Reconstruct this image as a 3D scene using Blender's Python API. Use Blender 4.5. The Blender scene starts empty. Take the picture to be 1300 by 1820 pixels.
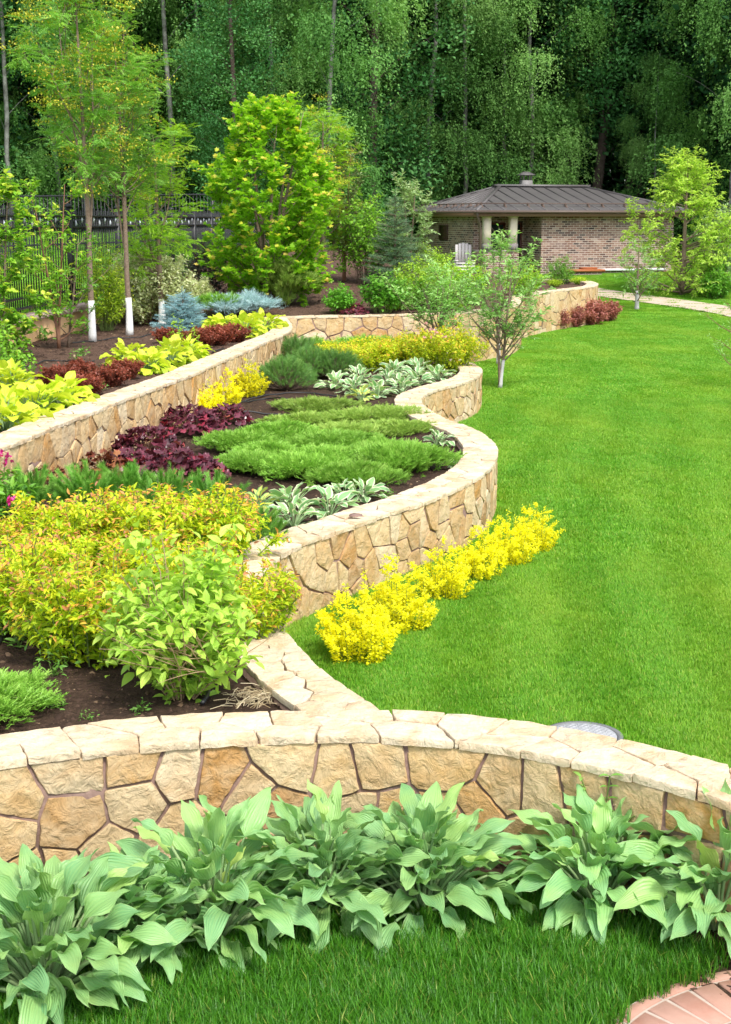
import bpy, math, random
import numpy as np
from mathutils import Vector, Matrix

# ------------------------------------------------------------------ camera, light, exposure
scn = bpy.context.scene
R_ = math.radians
FPX, YH, CAMH = 2500.0, 390.0, 3.0            # focal length and horizon in photo pixels, eye height
PITCH = math.atan((910 - YH) / FPX)
cam_d = bpy.data.cameras.new('camera'); cam = bpy.data.objects.new('camera', cam_d)
scn.collection.objects.link(cam); scn.camera = cam
cam.location = (0, 0, CAMH); cam.rotation_euler = (math.pi / 2 - PITCH, 0, 0)
cam_d.sensor_fit = 'VERTICAL'; cam_d.sensor_height = 36; cam_d.sensor_width = 25.7
cam_d.lens = FPX / 1820 * 36; cam_d.clip_end = 1000; cam_d.clip_start = .05
cam_d.dof.use_dof = True; cam_d.dof.focus_distance = 9.0; cam_d.dof.aperture_fstop = 13.0

SUN_EL, SUN_AZ = R_(56), R_(152)              # azimuth clockwise from +Y: behind the camera, to its right
world = bpy.data.worlds.new('World'); scn.world = world; world.use_nodes = True
wn = world.node_tree; wn.nodes.clear()
sky = wn.nodes.new('ShaderNodeTexSky'); sky.sky_type = 'NISHITA'; sky.sun_disc = False
sky.sun_elevation = SUN_EL; sky.sun_rotation = SUN_AZ
sky.air_density = 1.0; sky.dust_density = 1.5; sky.ozone_density = 1.0
hs = wn.nodes.new('ShaderNodeHueSaturation'); hs.inputs['Saturation'].default_value = .35
bg = wn.nodes.new('ShaderNodeBackground'); bg.inputs['Strength'].default_value = .115
wo = wn.nodes.new('ShaderNodeOutputWorld')
wn.links.new(sky.outputs[0], hs.inputs['Color']); wn.links.new(hs.outputs[0], bg.inputs[0]); wn.links.new(bg.outputs[0], wo.inputs[0])
sun_d = bpy.data.lights.new('sun', 'SUN'); sun = bpy.data.objects.new('sun', sun_d); scn.collection.objects.link(sun)
sun_d.energy = 1.5; sun_d.angle = R_(11); sun_d.color = (1, .95, .86)
sdir = Vector((math.sin(SUN_AZ) * math.cos(SUN_EL), math.cos(SUN_AZ) * math.cos(SUN_EL), math.sin(SUN_EL)))
sun.rotation_euler = sdir.to_track_quat('Z', 'Y').to_euler()
scn.view_settings.view_transform = 'Standard'; scn.view_settings.look = 'None'
scn.view_settings.exposure = 1.5; scn.view_settings.gamma = 1
scn.cycles.max_bounces = 6; scn.cycles.diffuse_bounces = 3; scn.cycles.glossy_bounces = 2
scn.cycles.transmission_bounces = 4; scn.cycles.transparent_max_bounces = 4

# ------------------------------------------------------------------ helpers
A = np.array
def rng_(s): return np.random.default_rng(s)
def nrm(v):
    v = np.asarray(v, float)
    return v / np.maximum(np.linalg.norm(v, axis=-1, keepdims=True), 1e-9)
_F = A([0, math.cos(PITCH), -math.sin(PITCH)]); _U = A([0, math.sin(PITCH), math.cos(PITCH)]); _C = A([0, 0, CAMH])
def ray(px, py): return _F + A([1., 0, 0]) * (px - 650) / FPX - _U * (py - 910) / FPX
def G(px, py, z):                              # photo pixel -> world point at height z
    d = ray(px, py); return _C + d * (z - CAMH) / d[2]
def GT(px, py, fn):                            # photo pixel -> first hit with the surface z = fn(x, y)
    d = ray(px, py); t = 2.0
    while t < 200:
        p = _C + d * t
        if p[2] <= fn(p[0], p[1]): break
        t += .02 + t * .001
    return _C + d * t
def mpp(p): return float((A(p) - _C) @ _F) / FPX   # metres per photo pixel at a point

def smooth(a, b, x):
    t = np.clip((x - a) / (b - a), 0, 1); return t * t * (3 - 2 * t)
def wob(x, y, k=1.0, s=0):
    return (np.sin(x * 1.7 * k + s) * np.cos(y * 1.3 * k + s * 2.1) + .6 * np.sin(x * 3.9 * k + y * 2.3 * k + s * .7) + .4 * np.cos(y * 5.3 * k - x * 4.1 * k + s)) * .5

class MB:
    """collects arrays of verts and faces, links them as ONE mesh"""
    def __init__(s): s.V = []; s.F = {}; s.R = []; s.L = []; s.n = 0
    def add(s, V, F, r=.5, luv=None, mi=0):
        V = np.asarray(V, float).reshape(-1, 3); k = len(V)
        s.V.append(V)
        s.R.append(np.broadcast_to(np.asarray(r, float), (k,)))
        s.L.append(np.zeros((k, 3)) if luv is None else np.asarray(luv, float).reshape(-1, 3))
        groups = {}
        if isinstance(F, np.ndarray): groups[F.shape[1]] = F
        else:
            for f in F: groups.setdefault(len(f), []).append(f)
        for kk, ff in groups.items():
            s.F.setdefault(kk, []).append((np.asarray(ff, int) + s.n, mi))
        s.n += k
    def leaves(s, T, P, D, S, r, up=None, roll=None, W=None, mi=0, rng=None):
        TV, TF, TL = T
        P = np.asarray(P, float); N = len(P)
        if N == 0: return
        D = nrm(D); S = np.broadcast_to(np.asarray(S, float), (N,))
        U = np.tile(A([0, 0, 1.]), (N, 1)) if up is None else np.broadcast_to(np.asarray(up, float), (N, 3))
        side = np.cross(U, D); bad = np.linalg.norm(side, axis=1) < 1e-3; side[bad] = A([1., .2, 0])
        side = nrm(side); nn = np.cross(D, side)
        if roll is not None:
            c = np.cos(roll)[:, None]; q = np.sin(roll)[:, None]
            side, nn = side * c + nn * q, nn * c - side * q
        w = 1.0 if W is None else np.broadcast_to(np.asarray(W, float), (N,))[:, None, None]
        V = P[:, None] + S[:, None, None] * (TV[None, :, 0:1] * D[:, None] + w * TV[None, :, 1:2] * side[:, None] + TV[None, :, 2:3] * nn[:, None])
        k = len(TV)
        F = (TF[None] + (np.arange(N) * k)[:, None, None]).reshape(-1, TF.shape[1])
        s.add(V.reshape(-1, 3), F, np.repeat(np.broadcast_to(r, (N,)), k), np.tile(TL, (N, 1)), mi)
    def tube(s, pts, rad, sides=6, r=.5, cap=True, mi=0):
        pts = np.asarray(pts, float); n = len(pts)
        rad = np.broadcast_to(np.asarray(rad, float), (n,))
        tg = nrm(np.gradient(pts, axis=0))
        ref = A([0, 0, 1.]) if abs(tg[:, 2]).mean() < .8 else A([1., 0, 0])
        a = nrm(np.cross(tg, ref)); b = np.cross(tg, a)
        ang = np.arange(sides) * 2 * math.pi / sides
        V = pts[:, None] + rad[:, None, None] * (np.cos(ang)[None, :, None] * a[:, None] + np.sin(ang)[None, :, None] * b[:, None])
        i = np.arange(n - 1)[:, None] * sides; j = np.arange(sides)[None]; j2 = (j + 1) % sides
        F = np.stack([i + j, i + j2, i + sides + j2, i + sides + j], -1).reshape(-1, 4)
        ln = np.concatenate([[0], np.cumsum(np.linalg.norm(np.diff(pts, axis=0), axis=1))])
        L = np.zeros((n, sides, 3)); L[..., 0] = ang[None] / 6.283; L[..., 1] = ln[:, None]
        s.add(V.reshape(-1, 3), F, r, L.reshape(-1, 3), mi)
        if cap:
            s.F.setdefault(sides, []).append((A([list(range(s.n - sides, s.n))]), mi))
            s.F.setdefault(sides, []).append((A([list(range(s.n - n * sides, s.n - n * sides + sides))[::-1]]), mi))
    def box(s, c, size, rz=0, r=.5, mi=0, bev=0):
        x, y, z = [q / 2 for q in size]
        V = A([[i, j, k] for k in (-z, z) for j in (-y, y) for i in (-x, x)], float)
        ca, sa = math.cos(rz), math.sin(rz)
        V = np.stack([V[:, 0] * ca - V[:, 1] * sa, V[:, 0] * sa + V[:, 1] * ca, V[:, 2]], 1) + A(c)
        F = A([[0, 2, 3, 1], [4, 5, 7, 6], [0, 1, 5, 4], [2, 6, 7, 3], [0, 4, 6, 2], [1, 3, 7, 5]])
        s.add(V, F, r, None, mi)
    def mesh(s, name, mats, smooth=False, sharp=None):
        V = np.concatenate(s.V); me = bpy.data.meshes.new(name)
        me.vertices.add(len(V)); me.vertices.foreach_set('co', V.astype(np.float32).ravel())
        li, ls, mi, st = [], [], [], 0
        for k, arr in sorted(s.F.items()):
            for f, m in arr:
                li.append(f.ravel()); ls.append(st + np.arange(len(f)) * k); st += f.size; mi.append(np.full(len(f), m))
        li = np.concatenate(li); ls = np.concatenate(ls); mi = np.concatenate(mi)
        me.loops.add(len(li)); me.loops.foreach_set('vertex_index', li.astype(np.int32))
        me.polygons.add(len(ls)); me.polygons.foreach_set('loop_start', ls.astype(np.int32))
        me.polygons.foreach_set('material_index', mi.astype(np.int32))
        if smooth: me.polygons.foreach_set('use_smooth', np.ones(len(ls), bool))
        a = me.attributes.new('rnd', 'FLOAT', 'POINT'); a.data.foreach_set('value', np.concatenate(s.R).astype(np.float32))
        a = me.attributes.new('luv', 'FLOAT_VECTOR', 'POINT'); a.data.foreach_set('vector', np.concatenate(s.L).astype(np.float32).ravel())
        me.update(calc_edges=True); me.validate()
        if sharp: me.set_sharp_from_angle(angle=R_(sharp))
        for m in (mats if isinstance(mats, (list, tuple)) else [mats]): me.materials.append(m)
        return me
    def build(s, name, mats, parent=None, smooth=False, loc=None, rz=0, sharp=None):
        o = bpy.data.objects.new(name, s.mesh(name, mats, smooth, sharp)); scn.collection.objects.link(o)
        if parent is not None: o.parent = parent
        if loc is not None: o.location = loc
        o.rotation_euler.z = rz
        return o

def tag(o, label=None, cat=None, group=None, kind=None):
    if label: o['label'] = label
    if cat: o['category'] = cat
    if group: o['group'] = group
    if kind: o['kind'] = kind
    return o
def empty(name, loc=(0, 0, 0), rz=0, sc=1):
    o = bpy.data.objects.new(name, None); scn.collection.objects.link(o)
    o.empty_display_size = .2
    o.location = [float(q) for q in loc]; o.rotation_euler.z = rz; o.scale = (sc, sc, sc) if np.isscalar(sc) else sc
    return o
def make(name, parts, loc, label, cat, group=None, rz=0, sc=1):
    """a thing: an Empty at its base that parents its parts (mesh data may be shared with its copies)"""
    root = tag(empty(name, loc, rz, sc), label, cat, group)
    def rec(ps, par):
        for p in ps:
            o = bpy.data.objects.new(p[0], p[1]); scn.collection.objects.link(o); o.parent = par
            if len(p) > 2: rec(p[2], o)
    rec(parts, root)
    return root

# ------------------------------------------------------------------ materials
def nmat(name):
    m = bpy.data.materials.new(name); m.use_nodes = True; nt = m.node_tree; nt.nodes.clear()
    out = nt.nodes.new('ShaderNodeOutputMaterial')
    return m, nt, out
def ND(nt, t, **kw):
    n = nt.nodes.new(t)
    for k, v in kw.items():
        if k in n.inputs: n.inputs[k].default_value = v
        else: setattr(n, k, v)
    return n
def ramp(nt, fac, stops, interp='LINEAR'):
    n = nt.nodes.new('ShaderNodeValToRGB'); cr = n.color_ramp; cr.interpolation = interp
    while len(cr.elements) < len(stops): cr.elements.new(.5)
    for e, (p, c) in zip(cr.elements, stops): e.position = p; e.color = (*c, 1) if len(c) == 3 else c
    if fac is not None: nt.links.new(fac, n.inputs[0])
    return n
def mixc(nt, fac, a, b, mode='MIX'):
    n = nt.nodes.new('ShaderNodeMix'); n.data_type = 'RGBA'; n.blend_type = mode
    for sock, v in ((0, fac), (6, a), (7, b)):
        if hasattr(v, 'links'): nt.links.new(v, n.inputs[sock])
        elif isinstance(v, (int, float)): n.inputs[sock].default_value = v
        else: n.inputs[sock].default_value = (*v, 1)
    return n.outputs[2]
def math_(nt, op, a, b=None, c=None):
    n = nt.nodes.new('ShaderNodeMath'); n.operation = op
    for i, v in enumerate((a, b, c)):
        if v is None: continue
        if hasattr(v, 'links'): nt.links.new(v, n.inputs[i])
        else: n.inputs[i].default_value = v
    return n.outputs[0]

def leafmat(name, stops, transl=.3, rough=.45, spec=.35, edge=None, veins=0, blotch=None, tcol=1.25, obvar=.12, patchy=None):
    m, nt, out = nmat(name)
    at = ND(nt, 'ShaderNodeAttribute', attribute_name='rnd')
    col = ramp(nt, at.outputs['Fac'], stops).outputs[0]
    norm = None
    if edge or veins or blotch:
        lu = ND(nt, 'ShaderNodeAttribute', attribute_name='luv'); sp = ND(nt, 'ShaderNodeSeparateXYZ'); nt.links.new(lu.outputs['Vector'], sp.inputs[0])
        au = math_(nt, 'ABSOLUTE', sp.outputs[0])
        tc = ND(nt, 'ShaderNodeTexCoord')
        if blotch:
            nz = ND(nt, 'ShaderNodeTexNoise', Scale=blotch[0], Detail=3.0); nt.links.new(tc.outputs['Object'], nz.inputs['Vector'])
            f = ramp(nt, nz.outputs[0], [(.45, (0, 0, 0)), (.72, (1, 1, 1))]).outputs[0]
            col = mixc(nt, math_(nt, 'MULTIPLY', f, blotch[2]), col, blotch[1])
        if edge:
            nz = ND(nt, 'ShaderNodeTexNoise', Scale=18.0, Detail=2.0); nt.links.new(tc.outputs['Object'], nz.inputs['Vector'])
            f = math_(nt, 'ADD', au, math_(nt, 'MULTIPLY', math_(nt, 'SUBTRACT', nz.outputs[0], .5), edge[2]))
            f = math_(nt, 'SMOOTHSTEP' if False else 'MULTIPLY_ADD', f, edge[3], -edge[0] * edge[3])
            f = math_(nt, 'MINIMUM', math_(nt, 'MAXIMUM', f, 0.0), 1.0)
            col = mixc(nt, f, col, edge[1])
        if veins:
            w = math_(nt, 'SINE', math_(nt, 'MULTIPLY', au, veins))
            nb = ND(nt, 'ShaderNodeTexNoise', Scale=60.0, Detail=2.0); nt.links.new(tc.outputs['Object'], nb.inputs['Vector'])
            hgt = math_(nt, 'ADD', w, math_(nt, 'MULTIPLY', nb.outputs[0], .6))
            bp = ND(nt, 'ShaderNodeBump', Strength=.38, Distance=.004); nt.links.new(hgt, bp.inputs['Height']); norm = bp.outputs[0]
            col = mixc(nt, math_(nt, 'MULTIPLY_ADD', w, .09, .09), col, (.45, .62, .2))
    if patchy:
        ge = ND(nt, 'ShaderNodeNewGeometry'); mp = ND(nt, 'ShaderNodeMapping'); mp.inputs['Rotation'].default_value = (0, 0, .25); mp.inputs['Scale'].default_value = (1.3, .45, 1); nt.links.new(ge.outputs['Position'], mp.inputs['Vector'])
        nz = ND(nt, 'ShaderNodeTexNoise', Scale=patchy[0], Detail=4.0, Roughness=.65); nt.links.new(mp.outputs[0], nz.inputs['Vector'])
        col = mixc(nt, math_(nt, 'MULTIPLY', ramp(nt, nz.outputs[0], [(.42, (0, 0, 0)), (.68, (1, 1, 1))]).outputs[0], patchy[2]), col, patchy[1])
    oi = ND(nt, 'ShaderNodeObjectInfo')
    hv = ND(nt, 'ShaderNodeHueSaturation'); nt.links.new(col, hv.inputs['Color'])
    nt.links.new(math_(nt, 'MULTIPLY_ADD', oi.outputs['Random'], obvar * 2, 1 - obvar), hv.inputs['Value'])
    col = hv.outputs[0]
    p = ND(nt, 'ShaderNodeBsdfPrincipled', Roughness=rough); p.inputs['Specular IOR Level'].default_value = spec
    nt.links.new(col, p.inputs['Base Color'])
    t = ND(nt, 'ShaderNodeBsdfTranslucent')
    tm = mixc(nt, 1.0, col, (tcol, tcol * 1.05, tcol * .6), 'MULTIPLY'); nt.links.new(tm, t.inputs['Color'])
    if norm is not None: nt.links.new(norm, p.inputs['Normal'])
    mx = ND(nt, 'ShaderNodeMixShader'); mx.inputs[0].default_value = transl
    nt.links.new(p.outputs[0], mx.inputs[1]); nt.links.new(t.outputs[0], mx.inputs[2]); nt.links.new(mx.outputs[0], out.inputs[0])
    return m

def plainmat(name, col, rough=.6, spec=.4, metal=0, noise=None, bump=None, stops=None):
    """noise=(scale, colour2, amount)  bump=(scale, strength, distance)  stops: colour by the rnd attribute"""
    m, nt, out = nmat(name); p = ND(nt, 'ShaderNodeBsdfPrincipled', Roughness=rough, Metallic=metal)
    p.inputs['Specular IOR Level'].default_value = spec
    c = None
    tc = ND(nt, 'ShaderNodeTexCoord')
    if stops:
        at = ND(nt, 'ShaderNodeAttribute', attribute_name='rnd'); c = ramp(nt, at.outputs['Fac'], stops).outputs[0]
    if noise:
        nz = ND(nt, 'ShaderNodeTexNoise', Scale=noise[0], Detail=5.0, Roughness=.65); nt.links.new(tc.outputs['Object'], nz.inputs['Vector'])
        f = ramp(nt, nz.outputs[0], [(.35, (0, 0, 0)), (.68, (1, 1, 1))]).outputs[0]
        c = mixc(nt, math_(nt, 'MULTIPLY', f, noise[2]), c if c is not None else col, noise[1])
    if c is not None: nt.links.new(c, p.inputs['Base Color'])
    else: p.inputs['Base Color'].default_value = (*col, 1)
    if bump:
        nz = ND(nt, 'ShaderNodeTexNoise', Scale=bump[0], Detail=6.0, Roughness=.6); nt.links.new(tc.outputs['Object'], nz.inputs['Vector'])
        bp = ND(nt, 'ShaderNodeBump', Strength=bump[1], Distance=bump[2]); nt.links.new(nz.outputs[0], bp.inputs['Height']); nt.links.new(bp.outputs[0], p.inputs['Normal'])
    nt.links.new(p.outputs[0], out.inputs[0])
    return m

def stonemat(name, stops, pale, mott=.5):
    m, nt, out = nmat(name); p = ND(nt, 'ShaderNodeBsdfPrincipled', Roughness=.85); p.inputs['Specular IOR Level'].default_value = .25
    at = ND(nt, 'ShaderNodeAttribute', attribute_name='rnd'); tc = ND(nt, 'ShaderNodeTexCoord')
    c = ramp(nt, at.outputs['Fac'], stops).outputs[0]
    # every stone gets its own patch of the noise
    off = ND(nt, 'ShaderNodeVectorMath', operation='MULTIPLY_ADD'); cm = ND(nt, 'ShaderNodeCombineXYZ')
    for i, q in enumerate((31., 17., 23.)): nt.links.new(math_(nt, 'MULTIPLY', at.outputs['Fac'], q), cm.inputs[i])
    nt.links.new(tc.outputs['Object'], off.inputs[0]); off.inputs[1].default_value = (1, 1, 1); nt.links.new(cm.outputs[0], off.inputs[2])
    n1 = ND(nt, 'ShaderNodeTexNoise', Scale=9.0, Detail=6.0, Roughness=.65, Distortion=.6); nt.links.new(off.outputs[0], n1.inputs['Vector'])
    f1 = ramp(nt, n1.outputs[0], [(.36, (0, 0, 0)), (.66, (1, 1, 1))]).outputs[0]
    c = mixc(nt, math_(nt, 'MULTIPLY', f1, mott), c, pale)
    n3 = ND(nt, 'ShaderNodeTexNoise', Scale=3.5, Detail=3.0, Distortion=1.2); nt.links.new(off.outputs[0], n3.inputs['Vector'])
    f3 = ramp(nt, n3.outputs[0], [(.5, (0, 0, 0)), (.68, (1, 1, 1))]).outputs[0]
    c = mixc(nt, math_(nt, 'MULTIPLY', f3, .45), c, (.50, .27, .09))
    n2 = ND(nt, 'ShaderNodeTexNoise', Scale=70.0, Detail=4.0); nt.links.new(tc.outputs['Object'], n2.inputs['Vector'])
    c = mixc(nt, math_(nt, 'MULTIPLY', ramp(nt, n2.outputs[0], [(.5, (0, 0, 0)), (.75, (1, 1, 1))]).outputs[0], .3), c, (.25, .15, .07))
    n4 = ND(nt, 'ShaderNodeTexNoise', Scale=1.7, Detail=6.0, Roughness=.7); nt.links.new(tc.outputs['Object'], n4.inputs['Vector'])
    c = mixc(nt, math_(nt, 'MULTIPLY', ramp(nt, n4.outputs[0], [(.5, (0, 0, 0)), (.72, (1, 1, 1))]).outputs[0], .45), c, (.34, .25, .15))
    nt.links.new(c, p.inputs['Base Color'])
    wv = ND(nt, 'ShaderNodeTexNoise', Scale=14.0, Detail=8.0, Roughness=.62, Distortion=.8); nt.links.new(off.outputs[0], wv.inputs['Vector'])
    vo = ND(nt, 'ShaderNodeTexVoronoi', Scale=11.0); nt.links.new(off.outputs[0], vo.inputs['Vector'])
    h = math_(nt, 'ADD', math_(nt, 'MULTIPLY', wv.outputs[0], 1.0), math_(nt, 'MULTIPLY', vo.outputs['Distance'], .35))
    bp = ND(nt, 'ShaderNodeBump', Strength=1.0, Distance=.028); nt.links.new(h, bp.inputs['Height']); nt.links.new(bp.outputs[0], p.inputs['Normal'])
    nt.links.new(p.outputs[0], out.inputs[0])
    return m

# ------------------------------------------------------------------ leaf templates: x along, y across, z normal
def tq(w=.5, fold=.08, m=.42):
    V = A([[0, 0, 0], [m, -w / 2, fold], [1, 0, -.03], [m, w / 2, fold]]); return V, A([[0, 1, 2], [0, 2, 3]]), V * [1, 1, 0]
def tleaf(w=.5, curl=.18, fold=.10):
    V = [[0, 0, 0]]; L = [[0, 0, 0]]
    for t, ww in ((.22, .75), (.5, 1.), (.78, .6)):
        z = -curl * t * t
        for u in (-1, 0, 1): V.append([t, u * ww * w / 2, z + abs(u) * fold * ww]); L.append([u, t, 0])
    V.append([1, 0, -curl * 1.15]); L.append([0, 1, 0])
    F = [[0, 1, 2], [0, 2, 3], [1, 4, 5], [1, 5, 2], [2, 5, 6], [2, 6, 3], [4, 7, 8], [4, 8, 5], [5, 8, 9], [5, 9, 6], [7, 10, 8], [8, 10, 9]]
    return A(V), A(F), A(L)
def tstar(lobes=5, inner=.55, ruf=.05, spread=2.6, seed=0):     # palmate leaf, stalk at the origin
    V = [[.32, 0, 0]]; n = lobes * 2 + 1; g = rng_(seed)
    for i in range(n):
        a = (i / (n - 1) - .5) * 2 * spread
        rr = (1 - .25 * abs(a) / spread) * (.62 if i % 2 else .62 * inner)
        V.append([.32 + rr * math.cos(a), rr * math.sin(a), g.normal(0, ruf) - .08 * rr])
    V.append([0, 0, 0]); k = len(V) - 1
    F = [[0, i, i + 1] for i in range(1, k - 1)] + [[0, k - 1, k], [0, k, 1]]
    V = A(V); return V, A(F), V * [1, 1, 0]
def tpinnate(n=6, lw=.075, ll=.3, droop=.25):
    V, F = [], []
    def leaflet(p, d, l):
        d = nrm(d); s = nrm(np.cross([0, 0, 1.], d)); k = len(V)
        V.extend([p, p + d * l * .45 - s * lw / 2 * 1.0 + [0, 0, .02], p + d * l - [0, 0, .04], p + d * l * .45 + s * lw / 2 + [0, 0, .02]]); F.extend([[k, k + 1, k + 2], [k, k + 2, k + 3]])
    for i in range(n):
        t = .2 + .75 * i / n; p = A([t, 0, -droop * t * t])
        for sg in (-1, 1): leaflet(p, A([.55, sg * 1., -.12]), ll * (1 - .35 * abs(t - .5)))
    leaflet(A([.93, 0, -droop * .87]), A([1., 0, -.3]), ll)
    V = A(V); return V, A(F), V * [1, 1, 0]
def tbrush(n=36, ln=.3, wd=.03, ang=50, seed=0, flat=1.0, x0=0.0):   # needles round a shoot along +x
    g = rng_(seed); V, F = [], []
    for i in range(n):
        t = x0 + (1 - x0) * (i + .5) / n; ph = i * 2.4; a = R_(ang) * (1 - .35 * t) * g.uniform(.8, 1.2)
        d = A([math.cos(a), math.sin(a) * math.cos(ph), math.sin(a) * math.sin(ph) * flat]); sd = nrm(np.cross(d, [0.3, .2, 1.]))
        p = A([t * .95, 0, 0]); l = ln * g.uniform(.8, 1.2); k = len(V)
        V.extend([p - sd * wd / 2, p + sd * wd / 2, p + d * l]); F.append([k, k + 1, k + 2])
    V = A(V); return V, A(F), V * [1, 1, 0]
def tspray(n=9, seed=0):                       # feathery juniper spray along +x
    g = rng_(seed); V, F = [], []
    def strip(p, d, l, w):
        d = nrm(d); sd = nrm(np.cross(d, [g.normal(0, .5), g.normal(0, .5), 1.])); k = len(V)
        V.extend([p - sd * w / 2, p + sd * w / 2, p + d * l]); F.append([k, k + 1, k + 2])
    strip(A([0, 0, 0.]), A([1, 0, .15]), 1, .09)
    for i in range(n):
        t = .1 + .8 * i / n; sg = 1 if i % 2 else -1
        p = A([t, 0, .15 * t]); d = A([.8, sg * g.uniform(.3, .9), g.uniform(-.1, .75)]); l = (.6 - .35 * t) * g.uniform(.8, 1.2)
        strip(p, d, l, .08)
        q = p + nrm(d) * l * .45
        strip(q, d + A([.3, -sg * .6, .35]), l * .5, .06); strip(q, d + A([0, sg * .6, .2]), l * .45, .06)
    V = A(V); return V, A(F), V * [1, 1, 0]
# ------------------------------------------------------------------ materials of the setting
STONE = stonemat('sandstone', [(0, (.40, .24, .10)), (.15, (.56, .37, .17)), (.35, (.64, .49, .28)), (.5, (.55, .35, .14)), (.65, (.66, .54, .37)), (.8, (.58, .42, .22)), (.9, (.50, .25, .06)), (1, (.38, .22, .10))], (.68, .55, .36))
CAPST = stonemat('pale_sandstone', [(0, (.60, .46, .29)), (.4, (.68, .55, .38)), (.8, (.72, .60, .44)), (1, (.57, .40, .25))], (.76, .66, .52), .6)
MORTAR = plainmat('brown_mortar', (.19, .12, .10), .9, .2, noise=(30, (.30, .21, .17), .6), bump=(60, .5, .01))
SOIL = plainmat('dark_soil', (.045, .028, .02), .95, .15, noise=(14, (.10, .062, .042), .8), bump=(26, 1.0, .05))
MULCH = plainmat('brown_mulch', (.085, .05, .036), .95, .15, noise=(11, (.18, .11, .08), .8), bump=(22, 1.0, .06))
CHIP = plainmat('wood_chip', (.2, .12, .07), .9, .2, stops=[(0, (.04, .024, .017)), (.55, (.09, .055, .038)), (.85, (.2, .13, .08)), (1, (.5, .38, .24))])
TURF = plainmat('turf_ground', (.085, .22, .012), .95, .1, noise=(3, (.12, .29, .016), .8), bump=(40, .6, .03))
PAVE = plainmat('path_paving', (.48, .37, .30), .85, .3, noise=(6, (.58, .48, .40), .6), bump=(30, .4, .01))

# ------------------------------------------------------------------ curves of the walls (plan), traced as real lines on the cap plane
def catmull(P, step=.06, it=1):
    P = A([p[:2] for p in P], float)
    Q = np.vstack([2 * P[0] - P[1], P, 2 * P[-1] - P[-2]]); out = []
    for i in range(1, len(Q) - 2):
        p0, p1, p2, p3 = Q[i - 1:i + 3]
        t0 = 0; t1 = t0 + np.linalg.norm(p1 - p0) ** .5; t2 = t1 + np.linalg.norm(p2 - p1) ** .5; t3 = t2 + np.linalg.norm(p3 - p2) ** .5
        for t in np.linspace(t1, t2, 24, endpoint=False):
            a1 = (t1 - t) / (t1 - t0) * p0 + (t - t0) / (t1 - t0) * p1; a2 = (t2 - t) / (t2 - t1) * p1 + (t - t1) / (t2 - t1) * p2; a3 = (t3 - t) / (t3 - t2) * p2 + (t - t2) / (t3 - t2) * p3
            b1 = (t2 - t) / (t2 - t0) * a1 + (t - t0) / (t2 - t0) * a2; b2 = (t3 - t) / (t3 - t1) * a2 + (t - t1) / (t3 - t1) * a3
            out.append((t2 - t) / (t2 - t1) * b1 + (t - t1) / (t2 - t1) * b2)
    out.append(P[-1]); out = A(out)
    d = np.concatenate([[0], np.cumsum(np.linalg.norm(np.diff(out, axis=0), axis=1))]); n = max(8, int(d[-1] / step))
    s = np.linspace(0, d[-1], n); res = np.stack([np.interp(s, d, out[:, 0]), np.interp(s, d, out[:, 1])], 1)
    for _ in range(it * 3): res[1:-1] = (res[:-2] + 2 * res[1:-1] + res[2:]) / 4
    return res
class Path:
    def __init__(s, pts, side):                # side +1: the face looks to the right of the direction of travel
        s.p = pts; s.side = side
        s.s = np.concatenate([[0], np.cumsum(np.linalg.norm(np.diff(pts, axis=0), axis=1))]); s.L = s.s[-1]
        t = nrm(np.gradient(pts, axis=0)); n = np.stack([t[:, 1], -t[:, 0]], 1) * side
        for _ in range(6): n[1:-1] = nrm(n[:-2] + 2 * n[1:-1] + n[2:])
        s.n = n
    def at(s, u, off, z):
        u = np.asarray(u, float)
        x = np.interp(u, s.s, s.p[:, 0]); y = np.interp(u, s.s, s.p[:, 1]); nx = np.interp(u, s.s, s.n[:, 0]); ny = np.interp(u, s.s, s.n[:, 1])
        return np.stack([x + nx * off, y + ny * off, np.broadcast_to(z, x.shape)], -1)
    def off(s, o): return s.p + s.n * o

def pxs(L, z): return [G(x, y, z) for x, y in L]
CAP1, CAP2, TW = .60, 1.08, .33
front_px = [(-520, 1520), (-250, 1425), (0, 1364), (152, 1344), (330, 1326), (508, 1319), (655, 1316), (782, 1324), (858, 1331), (929, 1341), (1026, 1362), (1148, 1392), (1264, 1425), (1420, 1480), (1640, 1580), (1900, 1730)]
s_px = [(690, 1285), (655, 1262), (605, 1229), (560, 1195), (535, 1170), (500, 1126), (476, 1092), (463, 1062), (462, 1035), (474, 1011), (500, 990), (543, 967), (615, 942), (681, 919), (743, 899), (810, 872), (853, 849), (876, 826), (881, 803), (872, 788), (851, 772), (820, 759), (793, 749), (762, 733), (748, 720), (747, 711), (758, 702), (780, 694), (806, 687), (833, 679), (850, 670), (855, 660), (846, 652), (829, 645), (806, 634), (792, 620), (786, 603)]
up_px = [(-420, 950), (-200, 870), (0, 804), (50, 784), (100, 762), (168, 736), (228, 712), (258, 701), (338, 671), (400, 643), (437, 628), (470, 612), (500, 600), (514, 592), (518, 585), (515, 577), (508, 569)]
far_px = [(440, 573), (500, 567), (577, 564), (674, 562), (738, 560), (800, 558), (848, 555), (884, 551), (908, 547), (922, 542), (927, 537), (926, 532), (930, 528), (950, 524), (991, 518), (1030, 514), (1052, 511), (1062, 507), (1058, 503), (1040, 500), (1000, 498), (960, 497)]
wallF = Path(catmull(pxs(front_px, CAP1 - .035), .05, 3), 1)
wallS = Path(catmull(pxs(s_px, CAP1 - .035), .05, 2), 1)
wallU = Path(catmull(pxs(up_px, CAP2 - .04), .06, 2), 1)
wallR = Path(catmull(pxs(far_px, CAP2 - .03), .08, 2), 1)
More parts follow.
